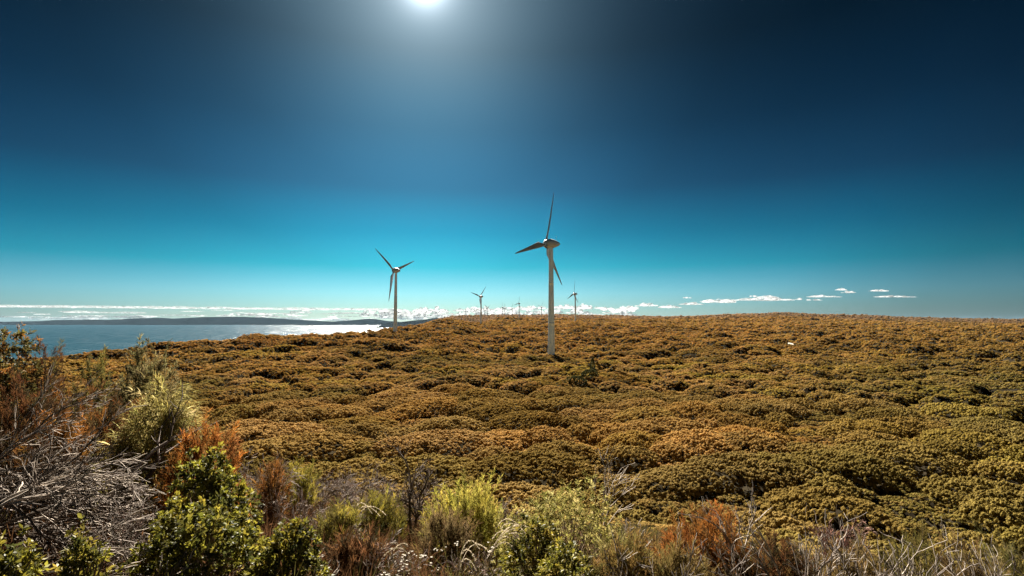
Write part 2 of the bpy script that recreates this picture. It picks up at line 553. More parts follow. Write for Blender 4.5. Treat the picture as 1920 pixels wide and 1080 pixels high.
def scatter(name, P, rot, scale, albedo, idx, sources, label, cat='scrub'):
    me = bpy.data.meshes.new(name)
    n = len(P)
    me.vertices.add(n); me.vertices.foreach_set('co', np.asarray(P, np.float32).ravel())
    a = me.attributes.new('rot', 'FLOAT_VECTOR', 'POINT'); a.data.foreach_set('vector', np.asarray(rot, np.float32).ravel())
    a = me.attributes.new('size', 'FLOAT_VECTOR', 'POINT'); a.data.foreach_set('vector', np.asarray(scale, np.float32).ravel())
    a = me.attributes.new('albedo', 'FLOAT_COLOR', 'POINT')
    cc = np.ones((n, 4), np.float32); cc[:, :3] = albedo; a.data.foreach_set('color', cc.ravel())
    a = me.attributes.new('pick', 'INT', 'POINT'); a.data.foreach_set('value', np.asarray(idx, np.int32))
    o = link(name, me)
    g = bpy.data.node_groups.new(name + '_scatter', 'GeometryNodeTree')
    g.interface.new_socket('Geometry', in_out='INPUT', socket_type='NodeSocketGeometry')
    g.interface.new_socket('Geometry', in_out='OUTPUT', socket_type='NodeSocketGeometry')
    gi = g.nodes.new('NodeGroupInput'); go = g.nodes.new('NodeGroupOutput')
    join = g.nodes.new('GeometryNodeGeometryToInstance')
    for s in sources:
        oi = g.nodes.new('GeometryNodeObjectInfo'); oi.inputs['Object'].default_value = s
        oi.inputs['As Instance'].default_value = True
        g.links.new(oi.outputs['Geometry'], join.inputs[0])
    iop = g.nodes.new('GeometryNodeInstanceOnPoints')
    jn = g.nodes.new('GeometryNodeJoinGeometry')
    for s in sources:
        pass
    g.nodes.remove(join)
    for nme in reversed([x for x in g.nodes if x.type == 'OBJECT_INFO']):   # the last one joined comes first
        g.links.new(nme.outputs['Geometry'], jn.inputs[0])
    g.links.new(gi.outputs[0], iop.inputs['Points'])
    g.links.new(jn.outputs[0], iop.inputs['Instance'])
    iop.inputs['Pick Instance'].default_value = True

    def attr(nm, typ):
        q = g.nodes.new('GeometryNodeInputNamedAttribute'); q.data_type = typ; q.inputs[0].default_value = nm
        return q.outputs[0]
    g.links.new(attr('pick', 'INT'), iop.inputs['Instance Index'])
    g.links.new(attr('rot', 'FLOAT_VECTOR'), iop.inputs['Rotation'])
    g.links.new(attr('size', 'FLOAT_VECTOR'), iop.inputs['Scale'])
    g.links.new(iop.outputs[0], go.inputs[0])
    md = o.modifiers.new('scatter', 'NODES'); md.node_group = g
    return tag(o, label, cat, None, 'stuff')


def heath_albedo(x, y, rs):
    """which kind of scrub grows where: golden flower heads, tan, olive, rusty patches"""
    n = len(x)
    a = fbm(x, y, 26.0, 61, 4) * 1.6; b = fbm(x, y, 13.0, 71, 4) * 1.6; c = fbm(x, y, 120.0, 81, 3)
    w = np.stack([0.9 + 0 * a, 0.55 + 0.9 * b, np.maximum(0.35 + 1.7 * a - 0.6 * c, 0), np.maximum(0.05 + 1.2 * c - b, 0) * 0.9,
                  np.maximum(-a * 2.2 - 0.40, 0), np.maximum(-b * 2.4 - 0.85, 0)], 1)
    # greener scrub to the right, darkened in colour to imitate lens vignetting
    gl = sstep(0.25, 1.0, x / np.maximum(y, 1)) * (1 - 0.4 * sstep(200, 900, y))
    w[:, 2] += gl * 1.7 + 0.7 * (1 - sstep(45, 110, np.hypot(x, y))); w[:, 1] *= 1 - 0.5 * gl
    w[:, 5] += 0.35 * gl * (1 + b); w[:, 3] += 0.5 * gl * np.maximum(c, 0)
    w = np.maximum(w, 0) ** 1.5
    w /= w.sum(1, keepdims=True)
    col = w @ np.stack([GOLD, TAN, OLIVE, RUST, LIME, DARKG])
    f = (0.55 * sstep(180, 480, np.hypot(x, y)))[:, None]            # the windward flats further out are redder heath
    col = col * (1 - f) + f * ORANGE * (col.sum(1, keepdims=True) / 0.47)
    f = (0.75 * sstep(1700, 2300, np.hypot(x, y)))[:, None]           # haze over the last ridge put into the colour, darker to the right
    col = col * (1 - f) + f * MAUVE_TAN * (1 - 0.35 * sstep(0.3, 0.9, x / np.maximum(y, 1)))[:, None]
    return col


def make_heath():
    rs = np.random.RandomState(5)
    P = []
    r = 11.0
    while r < 4600:
        s = 0.58 if r < 130 else max(0.58, 0.0043 * r)
        n = int(R(122) * r / s)
        th = (np.arange(n) + rs.uniform(-.5, .5, n)) / n * R(122) - R(61)
        rr = r + rs.uniform(-.5, .5, n) * s
        P.append(np.stack([rr * np.sin(th), rr * np.cos(th), np.full(n, s)], 1))
        r += s * (0.9 if r < 300 else 1.0)
    P = np.concatenate(P)
    x, y, s = P.T
    r = np.hypot(x, y)
    t = T(x, y)
    ok = t > -84
    # big open gaps in the cover
    gap = fbm(x, y, 11.0, 91, 3)
    ok &= ~((gap > 0.60) & (r > 200))
    ok &= ~((dome_h(x, y, True) > 1.9) & (r < NEAR + 10) & (r > 58))
    ok &= rs.uniform(size=len(x)) < sstep(11, 24, r)
    x, y, s, r, t = x[ok], y[ok], s[ok], r[ok], t[ok]
    h = canopy(x, y)
    z = t + h
    e = 0.5
    zx = T(x + e, y) + canopy(x + e, y); zy = T(x, y + e) + canopy(x, y + e)
    N = unit(np.stack([-(zx - z) / e, -(zy - z) / e, np.ones_like(z) * 1.3], 1))
    n = len(x)
    ry = np.arccos(np.clip(N[:, 2], -1, 1)); rz = np.arctan2(N[:, 1], N[:, 0])
    rot = np.stack([np.zeros(n), ry, rz], 1)
    sc = s * rs.uniform(0.50, 0.82, n)
    sc = np.stack([sc * 1.05, sc * 1.05, sc * rs.uniform(0.7, 1.15, n)], 1)
    col = heath_albedo(x, y, rs) * rs.uniform(0.74, 1.2, (n, 1))
    col *= 1 + rs.uniform(-.06, .06, (n, 3))
    idx = rs.randint(0, 6, n)
    print('heath instances', n)
    return scatter('heath_scrub', np.stack([x, y, z - 0.1 * s], 1), rot, sc, col, idx, protos,
                   'golden brown heath scrub covering the valley and the far ridges')


make_heath()


def dome_mesh(i):
    Rd, Hd = DVAR[i]
    rs = np.random.RandomState(300 + i)
    b = Bag()
    n = int(math.pi * Rd * Rd * 3.9) + 20
    k = np.arange(n) + 0.5
    rad = (k / n) ** 0.45; th = k * 2.39996 + rs.uniform(-.3, .3, n)
    lob = 1 + 0.14 * np.sin(2 * th + i) + 0.09 * np.sin(3 * th + 2.1 * i) + 0.06 * np.sin(7 * th + i)
    x = rad * np.cos(th) * lob; y = rad * np.sin(th) * lob
    for j in range(n):
        q = min(rad[j] ** 2, 0.999)
        z = Hd * (1 - q ** 1.4) ** 0.5
        px, py = x[j] * Rd, y[j] * Rd
        bump = float(knob_h(np.array([px + 50 * i]), np.array([py]), 2.4, 77 + i, 1.0, 1.7, 0.1, 0.7)[0])
        z = z * (0.82 + 0.0) + bump * (1 - 0.5 * q)
        nrm = np.array([px / Rd * Hd * q * 1.3, py / Rd * Hd * q * 1.3, Rd * 0.35])
        nrm /= np.linalg.norm(nrm)
        t = np.ones(3) * rs.uniform(0.75, 1.2)
        clump(b, np.array([px, py, z]) + rs.normal(size=3) * 0.07, nrm + np.array([0, 0, .5]), rs.uniform(0.20, 0.37), rs, t, 14)
    # skirts under the rim
    for j in range(int(Rd * 16)):
        th_ = rs.uniform(0, 6.283); w = Rd * (1 + 0.14 * math.sin(2 * th_ + i) + 0.09 * math.sin(3 * th_ + 2.1 * i)) * rs.uniform(.9, 1.03)
        clump(b, np.array([w * math.cos(th_), w * math.sin(th_), rs.uniform(-0.8, 0.9)]), np.array([math.cos(th_), math.sin(th_), .6]),
              rs.uniform(.28, .46), rs, np.ones(3) * rs.uniform(.7, 1.1), 11)
    return b.build('heath_dome', M_DOME)


dome_meshes = [dome_mesh(i) for i in range(8)]


def make_domes():
    c, s = math.cos(DROT), math.sin(DROT)
    rs = np.random.RandomState(9)
    g = np.arange(-30, 31)
    JX, JY = [a.ravel().astype(float) for a in np.meshgrid(g, g)]
    cx = (JX + 0.5 + (hsh(JX, JY, 1) - .5) * 0.85) * DCELL; cy = (JY + 0.5 + (hsh(JX, JY, 2) - .5) * 0.85) * DCELL
    v = (hsh(JX, JY, 3) * 8).astype(int)
    wx = cx * 1.25 * c - cy * s; wy = cx * 1.25 * s + cy * c
    r = np.hypot(wx, wy)
    keep = (r < NEAR) & (r > 44) & (wy > 20) & (np.abs(wx) < wy * 1.02 + 8)
    z = T(wx, wy)
    cols = heath_albedo(wx, wy, rs)
    gr = cols[:, 1] / cols[:, 0]
    lo, hi = np.quantile(gr[keep], [0.33, 0.7])
    for i in np.nonzero(keep)[0]:
        o = bpy.data.objects.new('heath_shrub', dome_meshes[v[i]])
        C.objects.link(o)
        o.location = (wx[i], wy[i], z[i] + 0.35)
        # same stretch as the canopy it belongs to
        e = 2.5
        nx = float(T(wx[i:i + 1] - e, wy[i:i + 1])[0] - T(wx[i:i + 1] + e, wy[i:i + 1])[0]) / (2 * e)
        ny = float(T(wx[i:i + 1], wy[i:i + 1] - e)[0] - T(wx[i:i + 1], wy[i:i + 1] + e)[0]) / (2 * e)
        tilt = Vector((0, 0, 1)).rotation_difference(Vector((nx, ny, 1)).normalized()).to_matrix()      # lies with the slope
        o.rotation_euler = (tilt @ Matrix.Rotation(DROT, 3, 'Z')).to_euler()
        o.scale = (1.25, 1.0, rs.uniform(.85, 1.15))
        o.color = (*(cols[i] * rs.uniform(0.85, 1.15)), 1)
        kind = 'olive green' if gr[i] > hi else 'golden brown' if gr[i] < lo else 'tan and yellow'
        tag(o, 'low spreading dome of %s heath scrub on the valley floor' % kind, 'shrub', 'domes of %s heath scrub on the valley floor' % kind)


make_domes()


def make_shadow_domes():  # dark domes added to stand in for the turbine's cast shadow
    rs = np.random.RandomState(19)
    for px, py, w, h, lab in ((1080, 714, 36, 9, 'dark dome added for the turbine shadow, first below and right of the nearest tower'),
                              (1104, 702, 30, 8, 'dark dome added for the turbine shadow beside the tall pointed one right of the nearest tower'),
                              (1109, 694, 9, 19, 'tall pointed dark dome added for the blade shadow right of the nearest tower')):
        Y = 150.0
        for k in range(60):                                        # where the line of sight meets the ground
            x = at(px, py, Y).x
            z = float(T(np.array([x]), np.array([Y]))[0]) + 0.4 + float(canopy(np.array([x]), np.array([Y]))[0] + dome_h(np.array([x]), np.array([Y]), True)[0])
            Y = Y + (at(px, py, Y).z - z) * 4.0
        o = link('shadow_dome', dome_meshes[4])
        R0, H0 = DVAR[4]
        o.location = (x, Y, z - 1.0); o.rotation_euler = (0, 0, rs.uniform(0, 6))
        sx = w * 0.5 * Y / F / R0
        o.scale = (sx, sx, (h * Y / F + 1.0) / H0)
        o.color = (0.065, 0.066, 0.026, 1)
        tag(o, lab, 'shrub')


make_shadow_domes()

# ------------------------------------------------------------------ sea, far hills, haze
def make_sea():
    m, t, o = new_mat('sea_water')
    g = nd(t, 'ShaderNodeNewGeometry')
    # wave facets: the surface normal leans by the slope of chop (metres) on swell (tens of metres)
    acc = None
    for sc, amp, rotz in ((1 / 2.2, 0.85, 0.4), (1 / 16.0, 0.42, 0.7), (1 / 90.0, 0.34, 0.2)):
        mp = nd(t, 'ShaderNodeMapping'); mp.inputs['Scale'].default_value = (sc, sc * 0.6, sc); mp.inputs['Rotation'].default_value = (0, 0, rotz)
        t.links.new(g.outputs['Position'], mp.inputs[0])
        n = nd(t, 'ShaderNodeTexNoise'); n.inputs['Detail'].default_value = 2; n.inputs['Scale'].default_value = 1.0
        t.links.new(mp.outputs[0], n.inputs['Vector'])
        sub = nd(t, 'ShaderNodeVectorMath', operation='SUBTRACT'); t.links.new(n.outputs['Color'], sub.inputs[0]); sub.inputs[1].default_value = (.5, .5, .5)
        mul = nd(t, 'ShaderNodeVectorMath', operation='MULTIPLY'); t.links.new(sub.outputs[0], mul.inputs[0]); mul.inputs[1].default_value = (amp * 2, amp * 2, 0)
        if acc is None:
            acc = mul.outputs[0]
        else:
            ad = nd(t, 'ShaderNodeVectorMath', operation='ADD'); t.links.new(acc, ad.inputs[0]); t.links.new(mul.outputs[0], ad.inputs[1]); acc = ad.outputs[0]
    ad = nd(t, 'ShaderNodeVectorMath', operation='ADD'); t.links.new(acc, ad.inputs[0]); ad.inputs[1].default_value = (0, 0, 1)
    nn = nd(t, 'ShaderNodeVectorMath', operation='NORMALIZE'); t.links.new(ad.outputs[0], nn.inputs[0])
    # broken white water on some of the crests
    mp = nd(t, 'ShaderNodeMapping'); mp.inputs['Scale'].default_value = (1 / 13.0, 1 / 190.0, 1); mp.inputs['Rotation'].default_value = (0, 0, 0.3)
    t.links.new(g.outputs['Position'], mp.inputs[0])
    n = nd(t, 'ShaderNodeTexNoise'); n.inputs['Detail'].default_value = 5; n.inputs['Roughness'].default_value = 0.65
    n.inputs['Scale'].default_value = 1.0
    t.links.new(mp.outputs[0], n.inputs['Vector'])
    k = ramp(t, n.outputs['Fac'], [(0.64, 0.0), (0.74, 0.5)], 'LINEAR')
    c = mixc(t, 'MIX', k, (0.006, 0.028, 0.042), (0.55, 0.6, 0.62))
    df = nd(t, 'ShaderNodeBsdfDiffuse'); t.links.new(c, df.inputs[0])
    gl = nd(t, 'ShaderNodeBsdfGlossy'); gl.inputs['Roughness'].default_value = 0.2
    t.links.new(nn.outputs[0], gl.inputs['Normal'])
    # a wind roughened sea mirrors only part of the sky; smoother and rougher lanes lie across it
    lane = ramp(t, n.outputs['Fac'], [(0.38, 0.02), (0.66, 0.20)], 'LINEAR')
    ms = nd(t, 'ShaderNodeMixShader')
    t.links.new(lane, ms.inputs[0]); t.links.new(df.outputs[0], ms.inputs[1]); t.links.new(gl.outputs[0], ms.inputs[2])
    t.links.new(ms.outputs[0], o.inputs[0])
    v = [(-24000, 200, -80), (24000, 200, -80), (24000, 26000, -80), (-24000, 26000, -80)]
    tag(link('sea', mesh('sea', v, [(0, 1, 2, 3)], m)), 'blue grey sea glittering below the sun', None, None, 'structure')


make_sea()


def hills(name, pts, Y, depth, seed, label):
    """a range of hills: pts give its skyline; it has a foot on the near side and a back"""
    px = np.arange(pts[0][0], pts[-1][0] + 1, 2.0)
    py = np.interp(px, [a for a, b in pts], [b for a, b in pts])
    k = np.ones(7) / 7
    py = np.convolve(np.pad(py, 3, mode='edge'), k, 'valid')
    n = len(px); m = 14
    X = np.array([at(a, 600, Y).x for a in px]); Z = np.array([at(a, b, Y).z for a, b in zip(px, py)])
    V = np.zeros((m, n, 3))
    for j in range(m):
        t = j / (m - 1)
        prof = math.sin(min(t / 0.55, 1) * math.pi / 2) if t < 0.55 else math.cos((t - 0.55) / 0.45 * math.pi / 2)
        V[j, :, 0] = X; V[j, :, 1] = Y + (t - 0.55) * depth + noise(X, X * 0 + j * 3, 500, seed) * depth * 0.06
        base = -84.0
        rough = noise(X, X * 0 + t * 1500, 420, seed + 1) * 7 + noise(X, X * 0 + t * 1500, 150, seed + 2) * 3
        V[j, :, 2] = base + (Z - base + rough * (0.25 + prof)) * prof
    i = np.arange(m - 1)[:, None] * n + np.arange(n - 1)[None, :]
    f = np.stack([i, i + 1, i + n + 1, i + n], -1).reshape(-1, 4)
    tag(link(name, mesh(name, V.reshape(-1, 3), f, M_HILL, smooth=True)), label, None, None, 'structure')


hills('hills', [(-500, 604), (-200, 603), (0, 603), (60, 602.5), (120, 600.5), (165, 599.8), (205, 600.2), (250, 597.5), (300, 595.2), (325, 597.2), (370, 595.5),
                (425, 593.2), (460, 594.6), (500, 595.8), (540, 598.2), (570, 599.5), (600, 602), (640, 604.6), (665, 606.4)], 12500, 2500, 31,
      'long dark blue grey hills across the bay')
hills('hills', [(590, 606), (625, 603), (650, 601.5), (672, 600.0), (690, 597.8), (706, 599), (722, 601.8), (745, 603.2), (760, 604.2), (800, 606)], 11500, 1800, 47,
      'pale hazy hills where the bay meets the headland')
hills('hills', [(735, 606), (755, 603.6), (775, 601.8), (800, 599.5), (815, 596.8), (840, 597), (870, 596), (930, 598), (980, 602)], 7500, 1800, 57,
      'faint blue mountain slope behind the far ridge')
hills('hills', [(1700, 606), (1800, 602), (1860, 599.4), (1900, 597.6), (1960, 597), (2100, 598), (2400, 603)], 12000, 2500, 67,
      'thin blue hill line at the far right end of the ridge')


def make_haze():
    m, t, o = new_mat('sea_haze')
    p = nd(t, 'ShaderNodeVolumePrincipled')
    p.inputs['Color'].default_value = (0.42, 0.72, 1.0, 1)
    p.inputs['Density'].default_value = 0.4e-5
    p.inputs['Anisotropy'].default_value = 0.1
    t.links.new(p.outputs[0], o.inputs['Volume'])
    x0, x1, y0, y1, z0, z1 = -27000, 27000, -9000, 28000, -97, 125
    v = [(x, y, z) for z in (z0, z1) for x, y in ((x0, y0), (x1, y0), (x1, y1), (x0, y1))]
    f = [(3, 2, 1, 0), (4, 5, 6, 7), (0, 1, 5, 4), (1, 2, 6, 5), (2, 3, 7, 6), (3, 0, 4, 7)]
    tag(link('haze', mesh('haze', v, f, m)), 'thin pale sea haze lying over the land', None, None, 'stuff')


make_haze()


# ------------------------------------------------------------------ clouds, 40 km away
def cloud_mat():
    m, t, o = new_mat('cloud_vapour')
    df = nd(t, 'ShaderNodeBsdfDiffuse'); tr = nd(t, 'ShaderNodeBsdfTranslucent')
    df.inputs[0].default_value = (0.42, 0.44, 0.46, 1); tr.inputs[0].default_value = (0.42, 0.44, 0.46, 1)
    mx = nd(t, 'ShaderNodeMixShader'); mx.inputs[0].default_value = 0.62
    t.links.new(df.outputs[0], mx.inputs[1]); t.links.new(tr.outputs[0], mx.inputs[2])
    g = nd(t, 'ShaderNodeNewGeometry')
    mp = nd(t, 'ShaderNodeMapping'); mp.inputs['Scale'].default_value = (1 / 380.0, 1 / 380.0, 1 / 130.0)
    t.links.new(g.outputs['Position'], mp.inputs[0])
    n = nd(t, 'ShaderNodeTexNoise'); n.inputs['Scale'].default_value = 1.0; n.inputs['Detail'].default_value = 5; n.inputs['Roughness'].default_value = 0.62
    t.links.new(mp.outputs[0], n.inputs['Vector'])
    al = ramp(t, n.outputs['Fac'], [(0.38, 0.0), (0.64, 0.85)], 'LINEAR')       # thin, torn vapour between the dense parts
    tp = nd(t, 'ShaderNodeBsdfTransparent')
    m2 = nd(t, 'ShaderNodeMixShader')
    t.links.new(al, m2.inputs[0]); t.links.new(tp.outputs[0], m2.inputs[1]); t.links.new(mx.outputs[0], m2.inputs[2])
    t.links.new(m2.outputs[0], o.inputs[0])
    return m


M_CLOUD = cloud_mat()
_ico = None


def ico():
    global _ico
    if _ico is None:
        import bmesh
        b = bmesh.new(); bmesh.ops.create_icosphere(b, subdivisions=3, radius=1)
        b.verts.ensure_lookup_table()
        _ico = (np.array([v.co[:] for v in b.verts]), np.array([[v.index for v in f.verts] for f in b.faces]))
        b.free()
    return _ico


CY = 40000.0
K = CY / F                      # metres per pixel of the photograph at that distance


def puff(bag, px, py, w, h, rs, Y=CY):
    """one billow: w, h half sizes in photograph pixels"""
    v, f = ico()
    c = np.array(at(px, py, Y))
    ph = rs.uniform(0, 6.28, 6)
    k = 1 + 0.16 * np.sin(v[:, 0] * 4 + ph[0]) * np.sin(v[:, 2] * 4 + ph[1]) + 0.10 * np.sin(v[:, 0] * 9 + ph[2]) * np.sin(v[:, 1] * 8 + ph[3]) * np.sin(v[:, 2] * 9 + ph[4])
    vv = v * k[:, None]
    vv[:, 2] = np.where(vv[:, 2] < 0, vv[:, 2] * 0.45, vv[:, 2])
    bag.add(c + vv * np.array([w, max(w * 0.8, h), h]) * K, f, np.ones(3))


def heap(px, py, w, h, n, rs, bag=None):
    """a flat based heap of billows: (px,py) centre of the base, w half width, h height"""
    b = bag or Bag()
    for i in range(n):
        u = rs.uniform(-1, 1)
        env = max(1 - abs(u) ** 1.8, 0.12)
        hh = h * env * rs.uniform(0.45, 1.0)
        puff(b, px + u * w, py - hh * 0.25, w * rs.uniform(0.16, 0.34) + 1.2, hh * 0.85 + 0.5, rs, CY + rs.uniform(-1500, 1500))
    return b


def fuse(fn):
    def run(o, *a):
        md = o.modifiers.new('fuse', 'REMESH'); md.mode = 'VOXEL'; md.voxel_size = 42.0; md.use_smooth_shade = True
        return fn(o, *a)
    return run


def clouds():
    rs = np.random.RandomState(21)
    b = Bag()
    # flat topped strip over the bay
    for px in np.arange(-330, 730, 8.0):
        y = 571.5 + 6.5 * max(px, 0) / 700
        puff(b, px + rs.uniform(-6, 6), y + 3.0 + rs.uniform(-.6, .6), rs.uniform(22, 46), rs.uniform(1.8, 2.9), rs)
    for i in range(46):
        px = rs.uniform(-330, 760)
        puff(b, px, rs.uniform(582, 601), rs.uniform(14, 48), rs.uniform(0.8, 2.4), rs, CY + rs.uniform(0, 3000))
    for i in range(26):
        px = rs.uniform(150, 760)
        puff(b, px, rs.uniform(586, 601), rs.uniform(14, 36), rs.uniform(1.6, 4.2), rs, CY + rs.uniform(0, 3000))
    # cumulus further along
    for i in range(110):
        px = rs.uniform(690, 1195)
        top = np.interp(px, [690, 760, 860, 960, 1080, 1190], [580, 576, 574, 574, 569, 573])
        y = rs.uniform(top + 6, 600)
        heap(px, y, rs.uniform(12, 26), rs.uniform(6, 10), 6, rs, b)
    fuse(tag)(link('cloud_bank', b.build('cloud_bank', M_CLOUD, True)), 'long low bank of white cloud lying along the horizon', None, None, 'stuff')
    spec = [(1213, 574, 18, 8, 9, 'white cloud heap at the right end of the cloud bank'),
            (1254, 577, 18, 7, 8, 'small white cloud heap just right of the cloud bank'),
            (1296, 571, 19, 6, 8, 'small rounded cloud beside the long cloud streak'),
            (1288, 559, 7, 3, 4, 'tiny cloud puff above the small rounded cloud'),
            (1350, 567, 30, 12, 14, 'tallest cauliflower cloud of the row over the right ridge'),
            (1437, 563, 46, 10, 14, 'long slanting cloud streak over the top of the ridge'),
            (1411, 556, 8, 4, 4, 'tiny cloud puff above the slanting streak'),
            (1500, 562, 8, 4, 4, 'tiny lone cloud puff right of the slanting streak'),
            (1543, 557, 26, 5, 9, 'flat narrow cloud over the right half of the ridge'),
            (1525, 563, 13, 3, 5, 'small flat wisp under the flat narrow cloud'),
            (1592, 549, 11, 6, 6, 'small cloud puff in the pair high over the ridge'),
            (1578, 544, 9, 5, 5, 'topmost cloud puff of the pair high over the ridge'),
            (1648, 546, 16, 4, 6, 'upper of the two rightmost cloud wisps'),
            (1674, 557, 30, 4.5, 9, 'lower of the two rightmost cloud wisps')]
    for px, py, w, h, n, lab in spec:
        bb = heap(px, py, w * 1.1, h * 0.75, n + 3, rs)
        fuse(tag)(link('cloud', bb.build('cloud', M_CLOUD, True)), lab, 'cloud', 'small fair weather clouds low over the ridge')


clouds()

# ------------------------------------------------------------------ wind turbines
YAW = R(57)                     # the rotors face away from the camera, to the left


def turbine_meshes():
    out = {}
    # tower: 65 m, tapered, with flange rings
    prof = []
    for i in range(28):
        h = 65.0 * i / 27
        prof.append((2.15 - 0.95 * (h / 63.0) ** 0.85, h))
    prof[-1] = (1.18, 63.0)
    prof = [p for p in prof[:-1] if p[1] < 62.5] + [(1.2, 62.6)]
    for hh in (21.0, 43.0):
        i = next(k for k, p in enumerate(prof) if p[1] > hh)
        r = prof[i - 1][0] - 0.03
        prof[i:i] = [(r, hh - .12), (r + .07, hh - .1), (r + .07, hh + .1), (r - 0.01, hh + .12)]
    v, f = lathe(prof, 28)
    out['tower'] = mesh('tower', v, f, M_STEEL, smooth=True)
    b = Bag()
    bx(b, (-0.55, -2.2, 1.2), (0.55, -2.0, 3.5)); bx(b, (-0.7, -2.9, 0.6), (0.7, -2.0, 1.15))
    out['door'] = b.build('door', M_DARK)
    # nacelle: an egg along +x (the rotor side), tail drooping at -x
    prof = [(0.02, 3.15), (0.9, 3.1), (1.75, 2.75), (2.35, 2.0), (2.62, 1.0), (2.6, 0.0), (2.4, -1.3), (2.1, -2.6), (1.72, -4.0), (1.3, -5.4), (0.9, -6.5), (0.5, -7.1), (0.02, -7.3)]
    v, f = lathe(prof, 26)
    v = np.stack([v[:, 2] * 0.8, v[:, 0] * 1.1, v[:, 1] * 1.1 - 0.018 * np.minimum(v[:, 2], 0) ** 2 * 0.35], 1)
    out['nacelle'] = mesh('nacelle', v, f, M_NACELLE, smooth=True)
    # spinner in front of it
    prof = [(2.45, 3.25), (2.4, 3.7), (2.15, 4.6), (1.7, 5.4), (1.1, 6.0), (0.5, 6.3), (0.02, 6.38)]
    v, f = lathe(prof, 26)
    out['hub'] = mesh('hub', np.stack([v[:, 2] * 0.8, v[:, 0] * 1.1, v[:, 1] * 1.1], 1), f, M_NACELLE, smooth=True)
    # round vent in the tail, set into a lip
    v, f = lathe([(0.0, -0.12), (0.5, -0.1), (0.52, 0.0), (0.62, 0.04), (0.66, -0.05)], 16)
    out['vent'] = mesh('vent', v, f, M_DARK, smooth=False)
    b = Bag()
    tube(b, [(-3.6, 0.3, 1.6), (-3.6, 0.3, 4.3)], [0.07, 0.05], 6, np.ones(3)); tube(b, [(-3.6, -.3, 3.6), (-3.6, .9, 3.6)], [.04, .04], 5, np.ones(3))
    bx(b, (-3.7, -.42, 3.6), (-3.5, -.22, 3.95)); bx(b, (-3.7, .78, 3.6), (-3.5, .98, 3.95))
    out['wind_sensor'] = b.build('wind_sensor', M_STEEL)
    # blade along +z, chord in y (rotor plane), thickness in x
    st = [(1.9, 1.5, 1.5, 0), (3.2, 1.5, 1.45, 0), (4.6, 2.2, 1.15, 20), (6.5, 2.95, 0.85, 17), (9, 2.85, 0.66, 13), (13, 2.4, 0.5, 9), (18, 1.9, 0.36, 6),
          (23, 1.42, 0.25, 4), (28, 0.98, 0.16, 2), (31, 0.68, 0.1, 1), (32.6, 0.36, 0.06, 0), (33.1, 0.1, 0.03, 0)]
    sides = 14
    V = []
    for z, ch, th, tw in st:
        ch *= 1.18
        bl = min(max((z - 3.0) / 3.5, 0), 1)
        for j in range(sides):
            a = 2 * math.pi * j / sides
            cx = math.cos(a)
            yy = ch * 0.5 * cx
            taper = (1 - bl) + bl * (0.35 + 0.65 * (1 + cx) / 2) * 1.15
            xx = th * 0.5 * math.sin(a) * taper
            yy -= bl * ch * 0.22
            t = R(tw + 4)
            V.append((xx * math.cos(t) - yy * math.sin(t) + 0.0009 * z * z * 0.6, xx * math.sin(t) + yy * math.cos(t), z))
    Fq = []
    for i in range(len(st) - 1):
        for j in range(sides):
            j2 = (j + 1) % sides
            Fq.append((i * sides + j, i * sides + j2, (i + 1) * sides + j2, (i + 1) * sides + j))
    out['blade'] = mesh('blade', V, Fq, M_BLADE, smooth=True)
    return out


def bx(bag, lo, hi, t=(1, 1, 1)):
    (a, b, c), (d, e, f) = lo, hi
    v = [(a, b, c), (d, b, c), (d, e, c), (a, e, c), (a, b, f), (d, b, f), (d, e, f), (a, e, f)]
    q = [(3, 2, 1, 0), (4, 5, 6, 7), (0, 1, 5, 4), (1, 2, 6, 5), (2, 3, 7, 6), (3, 0, 4, 7)]
    bag.add(v, q, t)


TM = turbine_meshes()
TURB = [  # hub x, hub y, metres away, blade angle, label
    (1033, 457, 308, 14, 'nearest and tallest white wind turbine, standing in the scrub mid valley'),
    (742.5, 507, 550, -53, 'white wind turbine near the sea edge with one blade pointing straight down'),
    (902, 556, 1160, 43, 'mid distance wind turbine standing in the dip beside the small peak'),
    (1078.5, 551, 1210, 7, 'mid distance wind turbine just right of the tallest one, upright blade'),
    (973.5, 569, 2240, 16, 'tallest of the small far turbines left of the nearest tower'),
    (942.5, 576, 3000, 5, 'far wind turbine on the ridge with an upright blade, in front of another'),
    (946.5, 577.5, 3350, 2, 'thin far wind turbine half hidden behind its neighbour on the ridge'),
    (960.5, 579, 2750, 14, 'short far wind turbine standing between two taller far ones'),
    (1015.5, 575.5, 2600, 43, 'far wind turbine close to the left of the nearest tower'),
    (914, 577, 2950, -53, 'far wind turbine with blades spread like a letter Y above the dip'),
    (909.5, 581.5, 3000, -60, 'far wind turbine lower and left of the one with spread blades'),
    (893, 580.5, 4000, 8, 'very distant wind turbine, left of a close pair on the ridge end'),
    (896, 579.5, 3900, -16, 'very distant wind turbine, right of a close pair on the ridge end'),
    (873, 583.5, 4150, 20, 'most distant wind turbine, faint at the left end of the ridge'),
]


